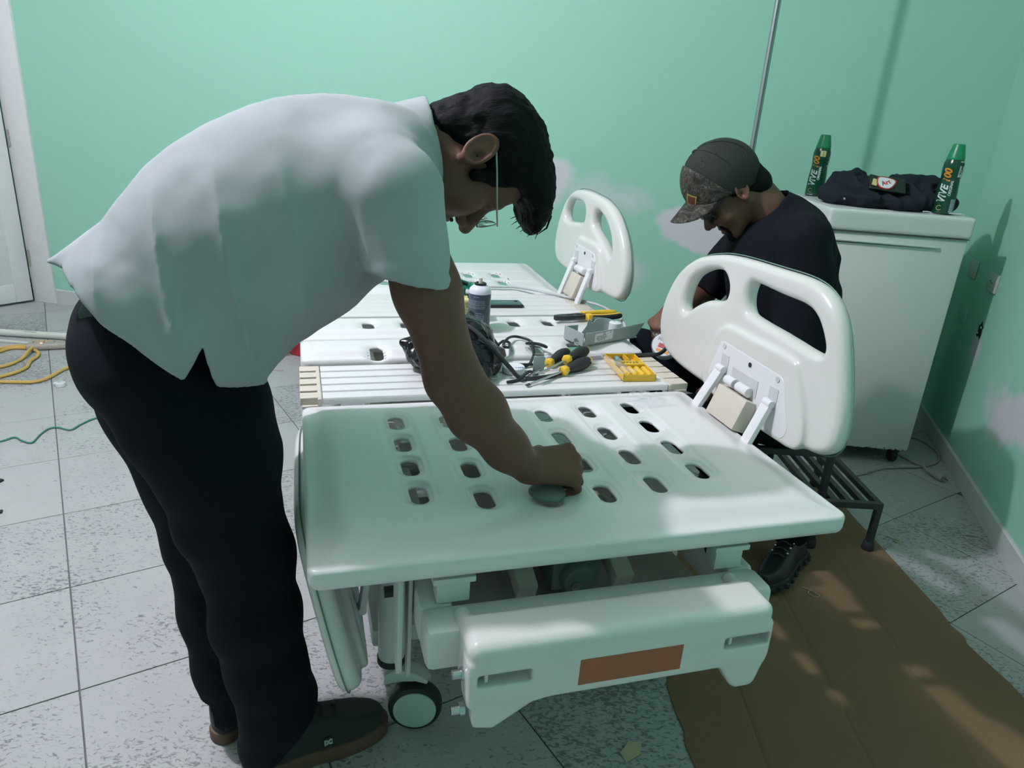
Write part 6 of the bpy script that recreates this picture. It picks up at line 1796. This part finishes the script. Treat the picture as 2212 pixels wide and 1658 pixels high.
cable('green_wire', 'thin green wire wriggling over the tiles at the left edge', 'wire', G([(-2.16, 2.58), (-2.08, 2.62), (-2.05, 2.665), (-2.00, 2.64), (-1.955, 2.63), (-1.97, 2.71), (-1.97, 2.77), (-1.94, 2.785), (-1.88, 2.77), (-1.87, 2.83), (-1.85, 2.90), (-1.78, 2.96)], 0.0045), 0.0038, 'green_wire', 6)
cp = thing('pvc_fitting', 'small white plastic cap lying on a tile by the amber cord', 'cap', (-2.215, 3.245, 0.0), rot=(0.0, 0, 0.4))
MB().lathe([(0.020, 0.0), (0.024, 0.002), (0.024, 0.020), (0.020, 0.024), (0.018, 0.024), (0.018, 0.006), (0.002, 0.005)], n=24).build('cap_wall', 'white_label', cp)
MB().sphere((-0.020, 0.006, 0.012), 0.012, 8, (1, 0.8, 0.9)).build('torn_tab', 'white_label', cp)
bk = thing('bucket', 'red plastic bucket standing on the floor beyond the bed', 'bucket', (-1.20, 4.075, 0.0))
MB().lathe([(0.150, 0.0), (0.155, 0.004), (0.185, 0.255), (0.195, 0.258), (0.195, 0.268), (0.180, 0.268), (0.150, 0.012), (0.02, 0.010)], n=44).build('pail', 'red_bucket', bk)
MB().tube(spline([(-0.185, 0.03, 0.235), (-0.20, -0.08, 0.12), (-0.19, -0.15, 0.055), (-0.10, -0.185, 0.10), (0.06, -0.19, 0.15), (0.186, -0.02, 0.235)], 8), 0.004, 8).build('bail', 'steel', bk)
MB().cyl((-0.196, -0.125, 0.075), (-0.178, -0.160, 0.058), 0.013, n=14).build('bail_grip', 'white_label', bk)
sc = MB().box((0, 0, 0.0012), (0.070, 0.010, 0.001)).build('trim_offcut', 'strip_grey'); sc.location = (-1.33, 3.685, 0); sc.rotation_euler = (0, 0, -0.12)
tag(sc, 'short grey trim offcut on the floor below the red bucket', 'offcut')
pc = thing('power_cable', 'grey power cord with a plug curling from under the white cabinet', 'cord', (0, 0, 0))
MB().tube(spline(G([(1.50, 2.845), (1.54, 2.87), (1.60, 2.90), (1.71, 2.965), (1.81, 2.99), (1.905, 3.01)], 0.0065) + [(2.01, 3.07, 0.0065), (2.075, 3.17, 0.0065), (2.085, 3.27, 0.0065), (2.06, 3.34, 0.008), (1.98, 3.36, 0.012), (1.80, 3.33, 0.03)], 8), 0.0058, 8).build('cord_run', 'strip_grey', pc)
MB().tube(spline([(1.78, 3.28, 0.02), (1.87, 3.12, 0.0065), (1.895, 3.05, 0.0075), (1.905, 3.00, 0.0190), (1.912, 2.95, 0.012)], 8), 0.0058, 8).build('cord_run', 'strip_grey', pc)
d_ = np.array((0.035, -0.085, 0)); d_ /= np.linalg.norm(d_)
p0 = np.array((1.912, 2.95, 0.014))
MB().cyl(p0, p0 + d_ * 0.035, 0.009, 0.013, n=14).build('strain_relief', 'strip_grey', pc)
MB().cyl(p0 + d_ * 0.035, p0 + d_ * 0.075, 0.0165, 0.018, n=18).build('plug_body', 'strip_grey', pc, bevel=0.003)
for k_ in (-1, 1):
    q = p0 + d_ * 0.075 + np.array((0.9, 0.4, 0)) * 0.0065 * k_
    MB().box(q + d_ * 0.009, (0.0012, 0.009, 0.004), rotz(math.atan2(d_[1], d_[0]) - math.pi / 2)).build('prong', 'steel', pc)
def bit(name, label, cat, pts, r, m):
    return cable(name, label, cat, G(pts, r + 0.0006), r, m, 6)
bit('paper_curl', 'tiny pale paper curl on a tile right of the stool', 'scrap', [(1.455, 2.375), (1.475, 2.36), (1.49, 2.345), (1.478, 2.335), (1.47, 2.35)], 0.0022, 'leaf')
bit('cable_tie', 'thin cable tie loop on the tiles near the right skirting', 'cable tie', [(1.775, 2.425), (1.815, 2.425), (1.842, 2.405), (1.840, 2.36), (1.805, 2.335), (1.77, 2.37), (1.77, 2.41)], 0.0014, 'strip_grey')
cable('wire_loop', 'tiny wire loop lying on the cardboard near the boot', 'wire', [(1.005, 2.005, 0.0062), (1.03, 1.985, 0.0065), (1.045, 1.965, 0.0065), (1.028, 1.955, 0.0065), (1.012, 1.972, 0.0065), (1.018, 1.985, 0.008)], 0.0016, 'strip_grey', 6)
lf = MB().add([(0, 0, 0.001), (0.035, 0.02, 0.008), (0.045, 0.062, 0.002), (0.010, 0.050, 0.012), (-0.012, 0.024, 0.004), (0, 0, 0.0002), (0.035, 0.02, 0.007), (0.045, 0.062, 0.0012), (0.010, 0.050, 0.011), (-0.012, 0.024, 0.003)], [(0, 1, 3), (1, 2, 3), (0, 3, 4), (5, 8, 6), (6, 8, 7), (5, 9, 8), (0, 5, 6, 1), (1, 6, 7, 2), (2, 7, 8, 3), (3, 8, 9, 4), (4, 9, 5, 0)]).build('paper_scrap', 'leaf')
lf.location = (0.330, 1.268, 0.0); tag(lf, 'torn tan paper scrap on the floor in front of the bed', 'scrap')
for nm, lb, x, y, rz_, sx in (('black_clip', 'small black clip at the left edge of the tiles, the farther one', -1.875, 2.315, 0.3, 0.020), ('black_shard', 'small black shard at the left edge of the tiles, the nearer one', -1.735, 2.105, 0.9, 0.022)):
    o = MB().prism([(-1 * sx, -0.010), (0.6 * sx, -0.012), (sx, 0.002), (0.2 * sx, 0.012), (-0.8 * sx, 0.008)], 0.0004, 0.008).build(nm, 'black_plastic', bevel=0.002)
    o.location = (x, y, 0); o.rotation_euler = (0, 0, rz_); tag(o, lb, 'scrap')
